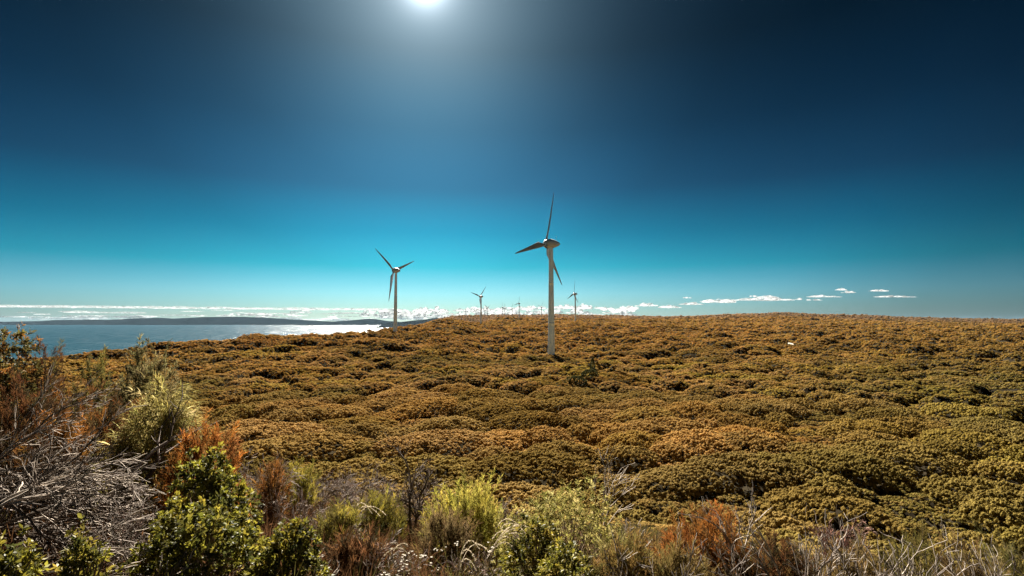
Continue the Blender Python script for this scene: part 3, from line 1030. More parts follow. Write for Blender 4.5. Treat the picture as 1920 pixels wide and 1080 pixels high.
def make_turbines():
    hdir = Vector((-math.sin(YAW), math.cos(YAW), 0))
    for i, (px, py, Y, phi, lab) in enumerate(TURB):
        hub = at(px, py, Y)
        g = float(T(np.array([hub.x]), np.array([hub.y]))[0])
        base = min(g - 0.3, hub.z - 52)
        root = empty('wind_turbine', (hub.x, hub.y, base), lab, 'wind turbine', 'white wind turbines of the coastal wind farm')
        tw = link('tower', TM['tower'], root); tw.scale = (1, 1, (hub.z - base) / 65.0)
        dr = link('door', TM['door'], tw); dr.scale = (1, 1, 1)
        rzn = math.atan2(hdir.y, hdir.x)
        na = link('nacelle', TM['nacelle'], root); na.location = (0, 0, hub.z - base); na.rotation_euler = (0, R(-3), rzn)
        ve = link('vent', TM['vent'], na); ve.location = (-4.9, -0.98, -0.1); ve.rotation_euler = (R(90), 0, R(-62))
        link('wind_sensor', TM['wind_sensor'], na)
        hb = link('hub', TM['hub'], root); hb.location = (0, 0, hub.z - base)
        # spin about the rotor axis: local x is the axis, positive angles lean to the right as the camera sees it
        rot = Euler((0, R(-3), rzn)).to_matrix() @ Matrix.Rotation(R(phi), 3, 'X')
        hb.rotation_euler = rot.to_euler()
        for k in range(3):
            bl = link('blade', TM['blade'], hb)
            bl.location = (3.4, 0, 0)
            bl.rotation_euler = (R(120 * k), 0, 0)


make_turbines()

# ------------------------------------------------------------------ plants of the knoll
def place(px, Y):
    a, z = ray(px, 700)
    return np.array([a * Y, Y, float(T(np.array([a * Y]), np.array([Y]))[0])])


def dims(px, top, width, Y):
    """ground point, half width and height of a plant measured on the photograph"""
    p = place(px, Y)
    return p, 0.5 * width * Y / F, max(at(px, top, Y).z - p[2], 0.25)


def shell(n, rx, h, rs, low=0.15, lump=0.22):
    """points on a lumpy half ellipsoid and their outward directions"""
    d = rs.normal(size=(n, 3)); d[:, 2] = np.abs(d[:, 2]) * 1.15; d = unit(d)
    th = np.arctan2(d[:, 1], d[:, 0]); ph = rs.uniform(0, 6.28, 4)
    k = 1 + lump * (np.sin(th * 3 + ph[0] + d[:, 2] * 4) * 0.5 + np.sin(th * 5 + ph[1] - d[:, 2] * 6) * 0.35 + np.sin(th * 2 + ph[2]) * np.sin(d[:, 2] * 7 + ph[3]) * 0.5)
    k = k * (1 - np.abs(rs.normal(size=n)) * 0.13)
    P = d * k[:, None] * np.array([rx, rx, h * (1 - low)]) + np.array([0, 0, h * low])
    return P, unit(d * np.array([1 / rx, 1 / rx, 1 / h]))


def stems(bag, P, h, rs, n, r=0.014, col=(0.16, 0.12, 0.085)):
    for i in rs.choice(len(P), min(n, len(P)), False):
        e = P[i]
        t = np.linspace(0, 1, 5)[:, None]
        b0 = np.array([rs.uniform(-.06, .06), rs.uniform(-.06, .06), -0.1])
        c = np.array([e[0] * 0.35, e[1] * 0.35, e[2] * 0.65]) + rs.normal(size=3) * 0.04
        pts = b0 * (1 - t) ** 2 + 2 * c * t * (1 - t) + e * t ** 2
        tube(bag, pts, np.linspace(r, r * 0.25, 5), 4, np.array(col) * rs.uniform(.7, 1.3))


def mixcol(cols, n, rs, jit=0.2):
    c = np.array(cols)[rs.randint(0, len(cols), n)]
    return c * rs.uniform(1 - jit, 1 + jit, (n, 1)) * rs.uniform(.93, 1.07, (n, 3))


def grown(name, label, cat, p, bags, group=None):
    """a plant: Empty at its foot, one child per part"""
    root = empty(name, p, label, cat, group)
    for nm, b, m in bags:
        if b.n:
            link(nm, b.build(nm, m), root)
    return root


def rosette_bush(name, label, px, top, w, Y, seed, cols, L=0.07, W=0.028, tips=420, per=12, mat=None, droop=0.0, cat='bush', group=None):
    rs = np.random.RandomState(seed)
    p, rx, h = dims(px, top, w, Y)
    P, D = shell(tips, rx, h, rs)
    fo, st = Bag(), Bag()
    stems(st, P, h, rs, 34)
    ax = unit(D + np.array([0, 0, 0.55]) + rs.normal(size=D.shape) * 0.25)
    ax = np.repeat(ax, per, 0); bs = np.repeat(P, per, 0)
    n = len(bs)
    sp = rs.normal(size=(n, 3)); sp -= ax * (sp * ax).sum(1, keepdims=True); sp = unit(sp)
    d = unit(ax * rs.uniform(0.15, 1.0, (n, 1)) + sp * 0.85 + np.array([0, 0, -droop]))
    bs = bs + ax * rs.uniform(-L * 0.9, L * 0.25, (n, 1))
    tipc = np.repeat(mixcol(cols, tips, rs), per, 0) * rs.uniform(.8, 1.2, (n, 1))
    leaves(fo, bs, d, L * rs.uniform(.65, 1.15, n), W * rs.uniform(.75, 1.2, n), tipc, rs, 0.18)
    return grown(name, label, cat, p, [('foliage', fo, mat or M_GLOSSLEAF), ('stem', st, M_WOOD)], group)


def feather_bush(name, label, px, top, w, Y, seed, cols, tips=220, per=42, L=0.10, W=0.008, plume=0.32, up=0.7, cat='shrub', group=None):
    """fine needle foliage in upright plumes"""
    rs = np.random.RandomState(seed)
    p, rx, h = dims(px, top, w, Y)
    P, D = shell(tips, rx * 0.94, h * 0.94, rs, 0.12, 0.28)
    P = P * rs.uniform(0.7, 1.0, (tips, 1)) ** 0.5
    fo, st = Bag(), Bag()
    stems(st, P, h, rs, 36, 0.011)
    ax = unit(D * (1 - up) + np.array([0, 0, up]) + rs.normal(size=D.shape) * 0.22)
    t = rs.uniform(-0.6, 1.0, (tips, per))
    pl = plume * rs.uniform(0.5, 1.15, tips)
    bs = P[:, None, :] + ax[:, None, :] * (t * pl[:, None] * 0.6)[:, :, None]
    bs = bs.reshape(-1, 3); a2 = np.repeat(ax, per, 0); n = len(bs)
    d = unit(a2 * 0.9 + rs.normal(size=(n, 3)) * 0.42)
    c = np.repeat(mixcol(cols, tips, rs, 0.25), per, 0) * rs.uniform(.75, 1.25, (n, 1))
    leaves(fo, bs, d, L * rs.uniform(.6, 1.2, n), W * rs.uniform(.7, 1.3, n), c, rs, 0.1)
    return grown(name, label, cat, p, [('foliage', fo, M_LEAF), ('stem', st, M_WOOD)], group)


def droop_bush(name, label, px, top, w, Y, seed, cols, tips=170, per=16, L=0.26, W=0.015, cat='shrub'):
    rs = np.random.RandomState(seed)
    p, rx, h = dims(px, top, w, Y)
    P, D = shell(tips, rx * 0.85, h * 0.95, rs, 0.3, 0.25)
    fo, st = Bag(), Bag()
    stems(st, P, h, rs, 40, 0.012)
    bs = np.repeat(P, per, 0); n = len(bs)
    bs = bs - np.repeat(D, per, 0) * rs.uniform(0, .22, (n, 1)) + rs.normal(size=(n, 3)) * 0.03
    d = unit(np.repeat(D, per, 0) + np.array([0.35, 0, 0.35]) + rs.normal(size=(n, 3)) * 0.45)
    c = np.repeat(mixcol(cols, tips, rs, 0.2), per, 0) * rs.uniform(.75, 1.25, (n, 1))
    blades(fo, bs, d, L * rs.uniform(.6, 1.15, n), W * rs.uniform(.7, 1.2, n), c, rs, 1.15, 3)
    return grown(name, label, cat, p, [('foliage', fo, M_LEAF), ('stem', st, M_WOOD)])


PALE = (0.33, 0.28, 0.23); GREY = (0.19, 0.16, 0.14); MAUVE = (0.17, 0.115, 0.095); BARK = (0.07, 0.054, 0.042)


def limb(main, twig, p, d, L, r, lev, rs, wander, curl, cols, kids, minr, spread, seg=7):
    n = seg if lev > 0 else 5
    pts = [np.array(p, float)]; d = np.array(d, float)
    for i in range(n):
        d = d + rs.normal(size=3) * wander + np.array([0, 0, curl]) / n
        d = d / np.linalg.norm(d)
        pts.append(pts[-1] + d * L / n)
    pts = np.array(pts)
    r1 = max(r * (0.45 if lev > 0 else 0.3), minr * 0.8)
    col = np.array(cols[rs.randint(len(cols))]) * rs.uniform(.75, 1.2)
    tube(main if lev >= 2 else twig, pts, np.linspace(max(r, minr), r1, n + 1), 5 if lev >= 2 else 3, col)
    if lev <= 0:
        return
    for k in range(rs.randint(kids[0], kids[1] + 1)):
        t = rs.uniform(0.18, 1.0) if k else 1.0
        i = min(int(t * n), n - 1); f = t * n - i
        q = pts[i] + (pts[i + 1] - pts[i]) * f
        dd = unit(pts[i + 1] - pts[i])
        s = rs.normal(size=3); s -= dd * s.dot(dd); s /= np.linalg.norm(s)
        nd_ = dd + s * spread * rs.uniform(.5, 1.2)
        limb(main, twig, q, nd_, L * rs.uniform(.38, .68), max(r * rs.uniform(.4, .6), minr), lev - 1, rs, wander, curl * 0.6, cols, kids, minr, spread)


def dead_shrub(name, label, p, dirs, L, r, seed, cols, lev=3, kids=(4, 6), wander=0.16, curl=0.1, minr=0.0035, spread=0.75, jitter=0.1, cat='dead shrub', group=None):
    rs = np.random.RandomState(seed)
    a, b = Bag(), Bag()
    for d in dirs:
        limb(a, b, rs.normal(size=3) * jitter * np.array([1, 1, 0]) - np.array([0, 0, .08]), d, L * rs.uniform(.75, 1.1), r * rs.uniform(.8, 1.15), lev, rs, wander, curl, cols, kids, minr, spread)
    return grown(name, label, cat, p, [('branch', a, M_WOOD), ('twig', b, M_WOOD)], group)


OL = [(0.085, 0.070, 0.020), (0.115, 0.092, 0.024), (0.062, 0.054, 0.018)]
YG = [(0.185, 0.15, 0.024), (0.22, 0.175, 0.03), (0.115, 0.098, 0.02)]
WAX = [(0.10, 0.093, 0.013), (0.20, 0.172, 0.022), (0.045, 0.046, 0.012), (0.06, 0.058, 0.012)]
RU = [(0.14, 0.056, 0.015), (0.18, 0.078, 0.019), (0.07, 0.034, 0.013), (0.05, 0.03, 0.012)]
RED = [(0.060, 0.026, 0.011), (0.085, 0.036, 0.013), (0.036, 0.020, 0.010), (0.03, 0.024, 0.012)]
STRAW = [(0.30, 0.25, 0.085), (0.42, 0.35, 0.15), (0.19, 0.155, 0.045), (0.24, 0.20, 0.06)]
SAGE = [(0.12, 0.10, 0.045), (0.17, 0.14, 0.06), (0.085, 0.07, 0.028)]

# --- left: behind the dead brush
rosette_bush('olive_shrub', 'dark olive shrub with orange leaf tips at the far left edge against the sea', 12, 628, 120, 9.0, 1,
             OL + [(0.2, 0.09, 0.02)], L=0.085, W=0.028, tips=760, per=12, cat='shrub')
feather_bush('rusty_shrub', 'dark reddish brown shrub standing against the sea at the left', 92, 640, 84, 9.4, 2, RED + [(0.06, 0.05, 0.015)], tips=190, plume=.34, up=.8)
feather_bush('fine_leaved_shrub', 'small dark fine leaved shrub left of the sage coloured one', 185, 662, 90, 11.5, 3, OL, tips=260, W=.012)
feather_bush('sage_shrub', 'sage grey fine leaved shrub above the pale drooping shrub', 268, 664, 165, 10.2, 4, SAGE, tips=620, per=46, plume=.34, W=.013)
droop_bush('drooping_shrub', 'pale straw coloured shrub with long drooping leaves', 316, 722, 200, 7.4, 5, STRAW, tips=760, per=15, L=.14, W=.013)
droop_bush('drooping_shrub', 'lower left trailing branch of straw coloured drooping leaves', 232, 792, 110, 6.9, 55, STRAW, tips=90, per=12, L=.2)
feather_bush('rust_shrub', 'bright rust orange feathery shrub between the drooping shrub and the green bush', 385, 800, 150, 6.6, 6, [(0.27, 0.10, 0.02), (0.20, 0.075, 0.018), (0.12, 0.05, 0.015)], tips=320, per=44, W=.0085)
feather_bush('rust_shrub', 'orange red shrub behind the dead brush nearest the left edge', 45, 705, 150, 7.8, 7, RED, tips=240)
feather_bush('rust_shrub', 'orange red shrub behind the dead brush below the sage coloured shrub', 200, 722, 170, 8.2, 8, RED + RU, tips=280)
feather_bush('rust_shrub', 'small orange shrub tucked under the forked dead branch', 120, 742, 120, 7.2, 9, RU, tips=180)

# --- left: the mass of dead bleached brush
SW = [(1, .1, .12), (1, -.1, .3), (.9, .2, .42), (1, .1, 0), (1, 0, -.08), (.8, .2, .55), (.9, -.2, .18), (1, .3, .3)]
dead_shrub('dead_shrub', 'bleached dead shrub sweeping to the right across the left foreground', place(-60, 5.2) + [0, 0, .35],
           SW, .95, 0.019, 21, [PALE, GREY, BARK, BARK], 3, (4, 5), .10, -.3, .0036, .42)
dead_shrub('dead_shrub', 'grey dead shrub in the lower left, its long twigs bending to the right', place(-10, 4.2) + [0, 0, .2],
           SW, .80, 0.016, 22, [PALE, GREY, BARK], 3, (4, 5), .11, -.4, .0032, .42)
dead_shrub('dead_shrub', 'tangled dead brush at the left edge below the olive shrub', place(-30, 6.4) + [0, 0, .5],
           [(.5, 0, .5), (.8, .1, .3), (1, 0, .2), (.2, 0, .7), (-.3, .1, .5), (.9, -.2, .15), (.6, -.3, .3), (1, -.1, .4)], .8, 0.018, 23, [PALE, GREY, BARK], 3, (4, 6), .15, -.1, .0038, .6)
dead_shrub('dead_tree', 'dark forked dead branch rising right above the dead brush', place(185, 6.4) + [0, 0, .35],
           [(.9, .1, .62), (.55, 0, .8)], 1.15, 0.028, 24, [BARK, GREY], 2, (4, 6), .12, .0, .0046, .7)
dead_shrub('dead_shrub', 'dead shrub with mauve grey twigs between the brush and the green bush', place(245, 4.9) + [0, 0, .0],
           [(.3, 0, .8), (.7, 0, .5), (.9, .1, .3), (-.2, .1, .7), (.1, -.1, .8), (.9, -.1, .1), (.5, 0, .6)], .55, 0.012, 25, [GREY, MAUVE, PALE], 3, (5, 7), .16, -.1, .0032, .6)
dead_shrub('dead_shrub', 'low dead twigs trailing along the bottom left', place(80, 3.7) + [0, 0, .1],
           [(1, .1, .3), (1, 0, .1), (.9, .2, .4), (-.6, .1, .5), (1, .3, .2)], .6, 0.011, 26, [GREY, PALE, MAUVE], 3, (4, 6), .14, -.3, .003, .5)
dead_shrub('dead_shrub', 'bleached twigs spreading over the middle of the left brush', place(70, 5.6) + [0, 0, .35],
           SW, .85, 0.016, 27, [PALE, GREY, BARK, BARK], 3, (4, 5), .11, -.3, .0036, .42)

dead_shrub('dead_shrub', 'uppermost bleached dead twigs of the left bank, in front of the orange red shrubs', place(-70, 6.2) + [0, 0, .75],
           [(1, .1, .3), (1, 0, .1), (.9, .2, .5), (.8, -.1, .7), (1, -.1, -.1), (.7, .1, .3)], .9, 0.017, 28, [PALE, GREY, BARK], 3, (4, 6), .12, -.2, .0038, .45)
dead_shrub('dead_shrub', 'broken grey twigs hanging over the middle of the left bank', place(30, 5.0) + [0, 0, .7],
           SW, .72, 0.014, 29, [PALE, GREY, BARK], 3, (4, 5), .12, -.35, .0034, .42)

# --- green bushes of the left foreground
rosette_bush('green_bush', 'glossy green bush, the upper one of the left foreground', 398, 858, 165, 5.6, 31, WAX + [(0.22, 0.19, 0.024)], tips=620, per=13, L=.055, W=.025)
rosette_bush('green_bush', 'large dark green bush at the bottom left of centre with yellowish leaf rosettes', 392, 945, 250, 4.5, 32, WAX + [(0.19, 0.165, 0.024)], tips=900, per=13, L=.047, W=.021)
rosette_bush('green_bush', 'smaller green bush spilling right beside the large dark green one', 548, 985, 140, 4.7, 33, WAX + [(0.22, 0.18, 0.024)], tips=480, per=13, L=.047, W=.021)
rosette_bush('green_bush', 'dark green bush in the bottom left corner', 35, 1018, 130, 3.5, 34, WAX, tips=300, per=12, L=.05, W=.018)
rosette_bush('green_bush', 'yellow green bush tip beside the bottom left corner bush', 168, 1008, 90, 3.6, 35, WAX + YG, tips=210, per=12, L=.05, W=.018)

# --- middle
feather_bush('rust_shrub', 'little orange brown shrub left of the yellow green sprig', 515, 862, 62, 9.0, 41, RU, tips=110)
feather_bush('yellow_green_shrub', 'small yellow green shrub among grey twigs left of the bare tree', 568, 868, 66, 11.5, 42, YG, tips=140)
feather_bush('yellow_green_shrub', 'olive yellow shrub just left of the foot of the bare dark tree', 712, 932, 120, 9.6, 43, YG + OL, tips=240)
feather_bush('yellow_green_shrub', 'bright yellow green feathery shrub right of the bare dark tree', 872, 912, 170, 8.8, 44, [(0.34, 0.285, 0.050), (0.27, 0.235, 0.045), (0.16, 0.145, 0.030)], tips=420, per=46, plume=.4, up=.85, W=.009)
feather_bush('brown_shrub', 'dry brown shrub in the shade below the yellow green feathery shrub', 840, 965, 120, 7.8, 45, [(0.09, 0.06, 0.025), (0.13, 0.09, 0.04)], tips=200)
rosette_bush('broad_bush', 'broad olive green bush in the bottom centre', 1062, 918, 270, 7.8, 46, [(0.18, 0.155, 0.040), (0.24, 0.20, 0.060), (0.12, 0.108, 0.028), (0.28, 0.235, 0.09)], L=.065, W=.018, tips=980, per=10, mat=M_LEAF)
rosette_bush('leafy_bush', 'leafy bright green bush in front of the broad olive bush', 1000, 978, 130, 6.2, 47, YG + WAX, L=.062, W=.022, tips=360, per=12)
rosette_bush('leafy_bush', 'low leafy green bush at the bottom edge right of the white flowers', 1060, 1020, 130, 5.6, 48, YG + WAX, L=.055, W=.02, tips=320, per=12)
feather_bush('brown_shrub', 'brown needle leaved shrub at the bottom right of the broad bush', 1172, 1016, 120, 6.4, 49, [(0.12, 0.075, 0.022), (0.10, 0.08, 0.025), (0.16, 0.095, 0.03)], tips=220, up=.85)
feather_bush('brown_shrub', 'tan needle leaved shrub at the bottom edge beneath the rust shrub', 1265, 1036, 130, 6.3, 50, [(0.13, 0.09, 0.03), (0.10, 0.07, 0.024)], tips=220, up=.85)
feather_bush('rust_shrub', 'large rust orange shrub right of the broad olive bush', 1318, 962, 220, 8.3, 51, [(0.22, 0.082, 0.018), (0.16, 0.062, 0.016), (0.08, 0.038, 0.013)], tips=420, per=46, W=.009)
feather_bush('rust_shrub', 'dull rust brown shrub at the bottom among the pale twigs', 1450, 1010, 140, 7.4, 52, RED + [(0.1, 0.06, 0.02)], tips=240)
feather_bush('yellow_green_shrub', 'olive yellow shrub behind the pale twigs at the bottom right', 1712, 1008, 190, 8.4, 53, OL + OL + [(0.15, 0.115, 0.03)], tips=330)
feather_bush('yellow_green_shrub', 'olive shrub at the bottom right corner behind bare twigs', 1885, 1012, 150, 8.0, 54, OL + SAGE, tips=280)
feather_bush('brown_shrub', 'dark brown shrub between the two olive shrubs of the bottom right', 1800, 1030, 130, 7.4, 56, [(0.08, 0.05, 0.02), (0.11, 0.075, 0.03)], tips=220)
feather_bush('brown_shrub', 'dry brown shrub left of the olive yellow one at the bottom right', 1590, 1022, 140, 7.6, 57, [(0.1, 0.07, 0.028), (0.14, 0.09, 0.03)], tips=240)

# --- bare trees
dead_shrub('bare_tree', 'bare dark tree with a forked trunk in the middle of the foreground', place(772, 10.5), [(.02, 0, 1), (.45, 0, .9)], 1.22, 0.046, 61, [BARK, BARK, GREY], 3, (4, 6), .10, .12, .0052, .75, .02, 'tree')
dead_shrub('dead_sapling', 'pale dead sapling rising behind the broad olive bush', place(1118, 9.2) + [0, 0, .6], [(.05, 0, 1), (.2, 0, 1)], 1.1, 0.018, 62, [PALE], 2, (4, 6), .10, .1, .0045, .7, .03, 'dead sapling')
dead_shrub('dead_sapling', 'pale dead sapling with a long limb reaching right over the rust shrub', place(1200, 7.4), [(-.05, 0, 1), (.75, 0, .75), (-.2, 0, 1)], .8, 0.019, 63, [PALE], 3, (3, 4), .09, .1, .0042, .6, .03, 'dead sapling')
dead_shrub('dead_sapling', 'thin pale dead stem leaning right across the broad bush', place(1050, 7.0) + [0, 0, .25], [(.85, 0, .5)], .85, 0.010, 64, [PALE], 1, (2, 3), .05, .0, .004, .5, .02, 'dead sapling')
dead_shrub('dead_sapling', 'tall thin grey dead sapling right of the rust shrub', place(1400, 7.6), [(.05, 0, 1), (-.1, 0, 1)], 1.05, 0.018, 65, [GREY, PALE], 2, (4, 5), .10, .05, .0042, .55, .03, 'dead sapling')
dead_shrub('dead_sapling', 'forked bleached dead sapling at the bottom right of centre', place(1465, 6.6), [(.45, 0, .85), (0, 0, 1), (.25, 0, 1)], .85, 0.022, 66, [PALE, GREY], 3, (3, 4), .10, .12, .004, .6, .04, 'dead sapling')
dead_shrub('seed_head_shrub', 'dead shrub topped with a dense reddish brown tuft', place(1535, 9.0) + [0, 0, .5], [(.1, 0, 1), (.0, .1, 1), (.2, -.1, 1)], .62, 0.011, 67, [(0.22, 0.12, 0.09), MAUVE], 3, (7, 9), .14, .25, .0045, .4, .03)
for i, (px, Y, hh, tilt, lab) in enumerate([
        (1610, 6.4, .80, -.1, 'bleached bare twig shrub left of the hooked pale stem'), (1655, 6.0, .95, .2, 'bleached bare twig shrub with a hooked pale stem'),
        (1690, 6.3, .80, .0, 'short bare twig shrub in front of the olive yellow shrub'), (1735, 6.1, .9, .15, 'pale branching twigs at the bottom in front of the dark brown shrub'),
        (1790, 6.6, 1.0, .15, 'single tall pale bent stem with twigs at the bottom right'), (1845, 6.2, .9, .0, 'dense fan of pale twigs near the bottom right corner'),
        (1895, 6.4, .9, .1, 'pale twigs at the right edge of the bottom right corner'), (1560, 6.8, .7, .1, 'low grey twigs under the reddish seed head shrub')]):
    dead_shrub('dead_shrub', lab, place(px, Y), [(tilt, 0, 1), (tilt + .35, .1, 1), (tilt - .3, -.1, 1), (tilt + .1, .1, 1)], hh * .9, 0.0125, 70 + i, [PALE, PALE, GREY, BARK], 2, (3, 5), .13, .05, .0042, .5, .09)
for i, px in enumerate((1385, 1425, 1500, 1535, 1580, 1630, 1670, 1715, 1765, 1818, 1865, 1905, 1240, 1150)):
    rs_i = np.random.RandomState(500 + i)
    dead_shrub('dead_shrub', 'small bare pale twig shrub among others along the bottom edge of the right foreground', place(px, rs_i.uniform(5.6, 7.2)),
               [(rs_i.normal() * .3, .1, 1), (rs_i.normal() * .4, -.1, 1), (rs_i.normal() * .5, 0, 1)], rs_i.uniform(.62, .95), 0.0115, 520 + i, [GREY, GREY, PALE, BARK], 2, (3, 4), .14, .1, .004, .5, .1,
               'dead shrub', 'small bare pale twig shrubs along the bottom edge')
for i, (px, top, Y, lab) in enumerate(((640, 985, 6.2, 'low tangle of grey twigs right of the smaller green bush'), (700, 1000, 6.0, 'low tangle of pale twigs left of the white flowers'),
                                       (610, 1030, 5.2, 'dry twigs at the bottom edge beside the smaller green bush'), (905, 1010, 6.4, 'dry brown twigs under the arching grass stalks'))):
    dead_shrub('dead_shrub', lab, place(px, Y), [(.2, 0, 1), (.8, .1, .7), (-.7, 0, .8), (.5, -.1, .5), (-.3, .1, 1), (1, 0, .4)], .42, 0.010, 560 + i, [MAUVE, GREY, PALE, BARK], 3, (4, 5), .16, .0, .0034, .6, .12)
feather_bush('brown_shrub', 'low red brown shrub among the sedge at the bottom left of centre', 668, 1020, 130, 6.0, 58, RED + [(0.12, 0.06, 0.025)], tips=200)
feather_bush('yellow_green_shrub', 'small olive tuft between the smaller green bush and the bare dark tree', 640, 960, 80, 7.4, 59, OL + YG, tips=150)
# twiggy grey heath between the green bush and the bare tree
for i, (px, top, Y, lab) in enumerate([
        (490, 842, 9.5, 'mauve grey twiggy shrub right of the rust orange shrub'), (545, 840, 13, 'grey twiggy shrub above the small yellow green shrub'),
        (600, 862, 12, 'grey twiggy shrub right of the small yellow green shrub'), (645, 880, 12, 'pale twiggy shrub left of the olive yellow shrub'),
        (690, 870, 14, 'grey twiggy shrub behind the olive yellow shrub'), (735, 890, 13, 'fine twiggy shrub left of the bare dark tree'),
        (820, 885, 13, 'fine twiggy shrub right of the bare dark tree'), (560, 915, 8.5, 'mauve twiggy shrub beside the upper green bush'),
        (650, 930, 9.0, 'bleached crooked twigs above the red brown sedge'), (930, 925, 10, 'grey twigs between the yellow green shrub and the broad bush')]):
    p = place(px, Y); hh = max(at(px, top, Y).z - p[2], .5)
    dead_shrub('twiggy_shrub', lab, p, [(.1, 0, 1), (.5, .1, 1), (-.5, .1, 1), (.25, -.2, 1), (-.2, .2, 1), (.8, 0, .8), (-.8, 0, .8)], hh * .6, 0.011, 90 + i, [MAUVE, GREY, GREY, PALE], 3, (4, 6), .15, .05, 0.0042, .65, .12, 'twiggy shrub', 'grey twiggy shrubs of the slope')

# --- grass stalks that arch over, white flowers


def arching_grass(label, px, top, Y, seed, reach, n=5, hgt=0.5):
    rs = np.random.RandomState(seed)
    p = place(px, Y)
    h = max(at(px, top, Y).z - p[2], .4)
    st, hd = Bag(), Bag()
    for i in range(n):
        t = np.linspace(0, 1, 12)
        rch = reach * rs.uniform(.7, 1.15); hh = h * rs.uniform(.85, 1.05)
        pts = np.stack([rch * t ** 1.6, rs.uniform(-.25, .25) * t, hh * np.sin(t * 2.1) / math.sin(math.pi / 2)], 1)
        tube(st, pts, np.linspace(.004, .0025, 12), 3, np.array((0.46, 0.38, 0.26)) * rs.uniform(.8, 1.2))
        q = pts[6:]
        k = 60
        idx = rs.randint(0, len(q) - 1, k); f = rs.uniform(0, 1, (k, 1))
        P = q[idx] * (1 - f) + q[idx + 1] * f
        D = unit(q[idx + 1] - q[idx]) + rs.normal(size=(k, 3)) * .3
        leaves(hd, P, D, .022, .006, np.array((0.5, 0.42, 0.3)) * rs.uniform(.8, 1.15, (k, 1)), rs)
    return grown('arching_grass', label, 'grass', p, [('stalk', st, M_WOOD), ('seed_head', hd, M_LEAF)], 'tall grass stalks arching over the foreground')


arching_grass('tall pale grass stalks arching right over the leafy green bush', 905, 975, 6.4, 201, .62, 6)
arching_grass('pair of pale grass stalks arching left of the leafy green bush', 990, 990, 6.0, 202, -.5, 3)
arching_grass('curved pale grass stalk left of the bare dark tree', 655, 935, 7.6, 203, .5, 3)
arching_grass('drooping grass plume above the white flowers', 790, 1015, 6.0, 204, -.42, 3)
arching_grass('pale grass blades at the bottom edge below the bare dark tree', 850, 1030, 5.4, 205, .3, 4)


def white_flowers(label, px, top, Y, w, n, seed):
    rs = np.random.RandomState(seed)
    p, rx, h = dims(px, top, w, Y)
    st, fl = Bag(), Bag()
    for i in range(n):
        x, y = rs.uniform(-rx, rx), rs.uniform(-.3, .3)
        z = h * rs.uniform(.55, 1.0)
        tube(st, [(x * .6, y * .6, 0), (x * .9, y, z * .6), (x, y, z)], [.005, .004, .003], 3, (0.16, 0.13, 0.06))
        for k in range(rs.randint(3, 7)):
            c = np.array([x, y, z]) + rs.normal(size=3) * .02
            m = 9
            th = np.arange(m) * 6.283 / m
            D = np.stack([np.cos(th), np.sin(th), np.full(m, .55)], 1)
            leaves(fl, np.repeat(c[None], m, 0), D, .013, .009, np.array((0.62, 0.58, 0.50)) * np.ones((m, 1)), rs)
    return grown('white_flower_plant', label, 'flowers', p, [('stalk', st, M_WOOD), ('flower_head', fl, M_LEAF)])


white_flowers('cluster of white flower heads at the bottom edge left of centre', 768, 1054, 5.2, 70, 12, 211)
white_flowers('scattered small white flowers under the bare dark tree', 800, 1030, 6.8, 150, 9, 212)
white_flowers('few white flower dots right of the bare dark tree', 880, 1035, 6.0, 90, 5, 213)


# ------------------------------------------------------------------ undergrowth of the knoll
M_UNDER = leaf_mat('undergrowth_blades', 'instance', 0.35)


def under_protos():
    out = []
    for i in range(6):
        rs = np.random.RandomState(400 + i)
        b = Bag()
        if i < 3:       # dry sedge
            n = 46
            P = np.stack([rs.normal(size=n) * .07, rs.normal(size=n) * .07, np.zeros(n)], 1)
            D = unit(np.stack([rs.normal(size=n) * .5, rs.normal(size=n) * .5, np.full(n, 1.0)], 1))
            blades(b, P, D, rs.uniform(.25, .62, n), .011, np.ones((n, 3)) * rs.uniform(.6, 1.35, (n, 1)), rs, .9, 3)
        elif i < 5:     # wiry twigs with scraps of leaf
            for k in range(16):
                d = unit(np.array([rs.normal() * .6, rs.normal() * .6, 1.0]))
                L = rs.uniform(.3, .6)
                q = [np.zeros(3)]
                for j in range(4):
                    d = unit(d + rs.normal(size=3) * .3); q.append(q[-1] + d * L / 4)
                tube(b, q, np.linspace(.007, .004, 5), 3, np.ones(3) * rs.uniform(.8, 1.5))
            n = 70
            P = rs.normal(size=(n, 3)) * np.array([.17, .17, .1]) + np.array([0, 0, .3])
            leaves(b, P, rs.normal(size=(n, 3)) + np.array([0, 0, .5]), .05, .014, np.ones((n, 3)) * rs.uniform(.6, 1.2, (n, 1)), rs)
        else:           # leafy tuft
            n = 130
            d = rs.normal(size=(n, 3)); d[:, 2] = np.abs(d[:, 2]); d = unit(d)
            leaves(b, d * rs.uniform(.12, .3, (n, 1)) * np.array([1, 1, 1.1]), d + rs.normal(size=(n, 3)) * .5 + np.array([0, 0, .3]), rs.uniform(.05, .09, n), .02,
                   np.ones((n, 3)) * rs.uniform(.6, 1.3, (n, 1)), rs)
        out.append(bpy.data.objects.new('undergrowth_tuft', b.build('undergrowth_tuft', M_UNDER)))
    return out


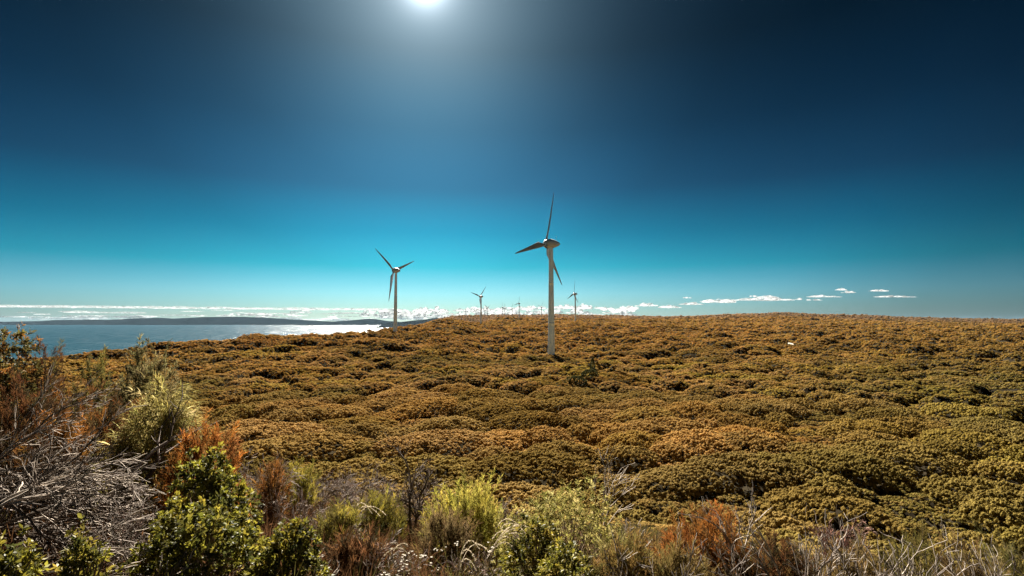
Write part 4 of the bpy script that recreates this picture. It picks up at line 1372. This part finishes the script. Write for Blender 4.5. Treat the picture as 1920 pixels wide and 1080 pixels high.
def make_under():
    rs = np.random.RandomState(77)
    P = []
    r = 2.2
    while r < 46:
        sp = 0.17 + 0.012 * r
        n = int(R(126) * r / sp)
        th = R(-63) + (np.arange(n) + rs.uniform(-.5, .5, n)) / n * R(126)
        rr = r + rs.uniform(-.5, .5, n) * sp
        P.append(np.stack([rr * np.sin(th), rr * np.cos(th)], 1))
        r += sp
    P = np.concatenate(P)
    x, y = P.T
    r = np.hypot(x, y)
    ok = rs.uniform(size=len(x)) < 1 - sstep(28, 46, r)
    x, y, r = x[ok], y[ok], r[ok]
    n = len(x)
    z = T(x, y)
    u = 960 + F * x / np.maximum(y, .5)
    a = fbm(x, y, 3.5, 131, 3); b = fbm(x, y, 2.2, 141, 3)
    red = np.exp(-((u - 720) / 210) ** 2) * sstep(20, 9, r) + np.exp(-((u - 120) / 200) ** 2) * 0.5
    idx = np.where(rs.uniform(size=n) < 0.35 + 0.55 * red + 0.3 * a, rs.randint(0, 3, n), np.where(rs.uniform(size=n) < .62 + .4 * b, rs.randint(3, 5, n), 5))
    pal = np.array([[0.115, 0.056, 0.025], [0.19, 0.12, 0.05], [0.13, 0.095, 0.062], [0.095, 0.085, 0.024], [0.17, 0.14, 0.035]])
    w = np.stack([.25 + 1.6 * red + a, .35 + .6 * b, .5 - .5 * red + sstep(8, 16, r) * .5, .45 - .6 * a + sstep(10, 25, r) * .6, .3 - b + .3 * sstep(900, 1900, u)], 1)
    w = np.maximum(w, 0.01) ** 2; w /= w.sum(1, keepdims=True)
    pick = (w.cumsum(1) < rs.uniform(size=(n, 1))).sum(1)
    col = pal[np.minimum(pick, 4)] * rs.uniform(.5, 1.05, (n, 1))
    sc = rs.uniform(.55, 1.15, n) * (0.85 + 0.018 * np.minimum(r, 35))
    rot = np.stack([rs.normal(size=n) * .15, rs.normal(size=n) * .15, rs.uniform(0, 6.283, n)], 1)
    print('undergrowth', n)
    scatter('undergrowth', np.stack([x, y, z - .03], 1), rot, np.stack([sc, sc, sc * rs.uniform(.8, 1.2, n)], 1), col, idx, under_protos(),
            'dry sedge, wiry twigs and low leaves covering the knoll', 'undergrowth')


make_under()


# ------------------------------------------------------------------ wind farm track and the kiosk at the nearest tower
def strip(label, pts, w, Y, kind='structure'):
    """a stretch of pale sand track seen between the scrub: pts along it, in metres from the middle"""
    v = []
    for x, y in pts:                                             # a low embankment: sloping front, sandy top, sloping back
        q = np.array([x]); p = np.array([y])
        g = float(T(q, p)[0])
        top = g + 2.3 + 0.25 * math.sin(x * 0.6)
        v += [(x, y - w * 0.5 - 4.0, g - 0.6), (x, y - w * 0.5, top), (x, y + w * 0.5, top + 0.25), (x, y + w * 0.5 + 4.0, g - 0.6)]
    n = len(pts)
    f = [(4 * i + k, 4 * i + 4 + k, 4 * i + 5 + k, 4 * i + 1 + k) for i in range(n - 1) for k in range(3)]
    tag(link('sandy_track', mesh('sandy_track', v, f, M_SAND)), label, None, None, kind)


def along(px0, px1, py, Y, n=9):
    return [(at(px, py, Y).x, Y + math.sin(i * 1.3) * 1.5) for i, px in enumerate(np.linspace(px0, px1, n))]


def make_kiosk():
    t = TURB[0]
    hub = at(t[0], t[1], t[2])
    g = float(T(np.array([hub.x - 3.6]), np.array([hub.y + 1.0]))[0])
    root = empty('transformer_kiosk', (hub.x - 3.7, hub.y + 0.5, g), 'small pale transformer kiosk at the foot of the nearest wind turbine', 'kiosk')
    b = Bag(); bx(b, (-1.2, -1.0, 0), (1.2, 1.0, 2.5)); link('wall', b.build('wall', M_STEEL), root)
    b = Bag(); bx(b, (-1.35, -1.15, 2.503), (1.35, 1.15, 2.7)); link('roof', b.build('roof', M_STEEL), root)
    b = Bag(); bx(b, (-0.6, -1.04, 0.2), (0.6, -1.003, 2.1)); link('door', b.build('door', M_DARK), root)


make_kiosk()
strip('pale sandy track showing through the scrub right of the nearest tower', along(1054, 1114, 622, 690), 5, 690)
strip('short pale strip of sandy track left of the nearest tower', along(982, 1006, 616.5, 850), 5, 850)
strip('tiny pale sandy clearing on the plain to the right', along(1470, 1484, 640, 430), 3, 430)
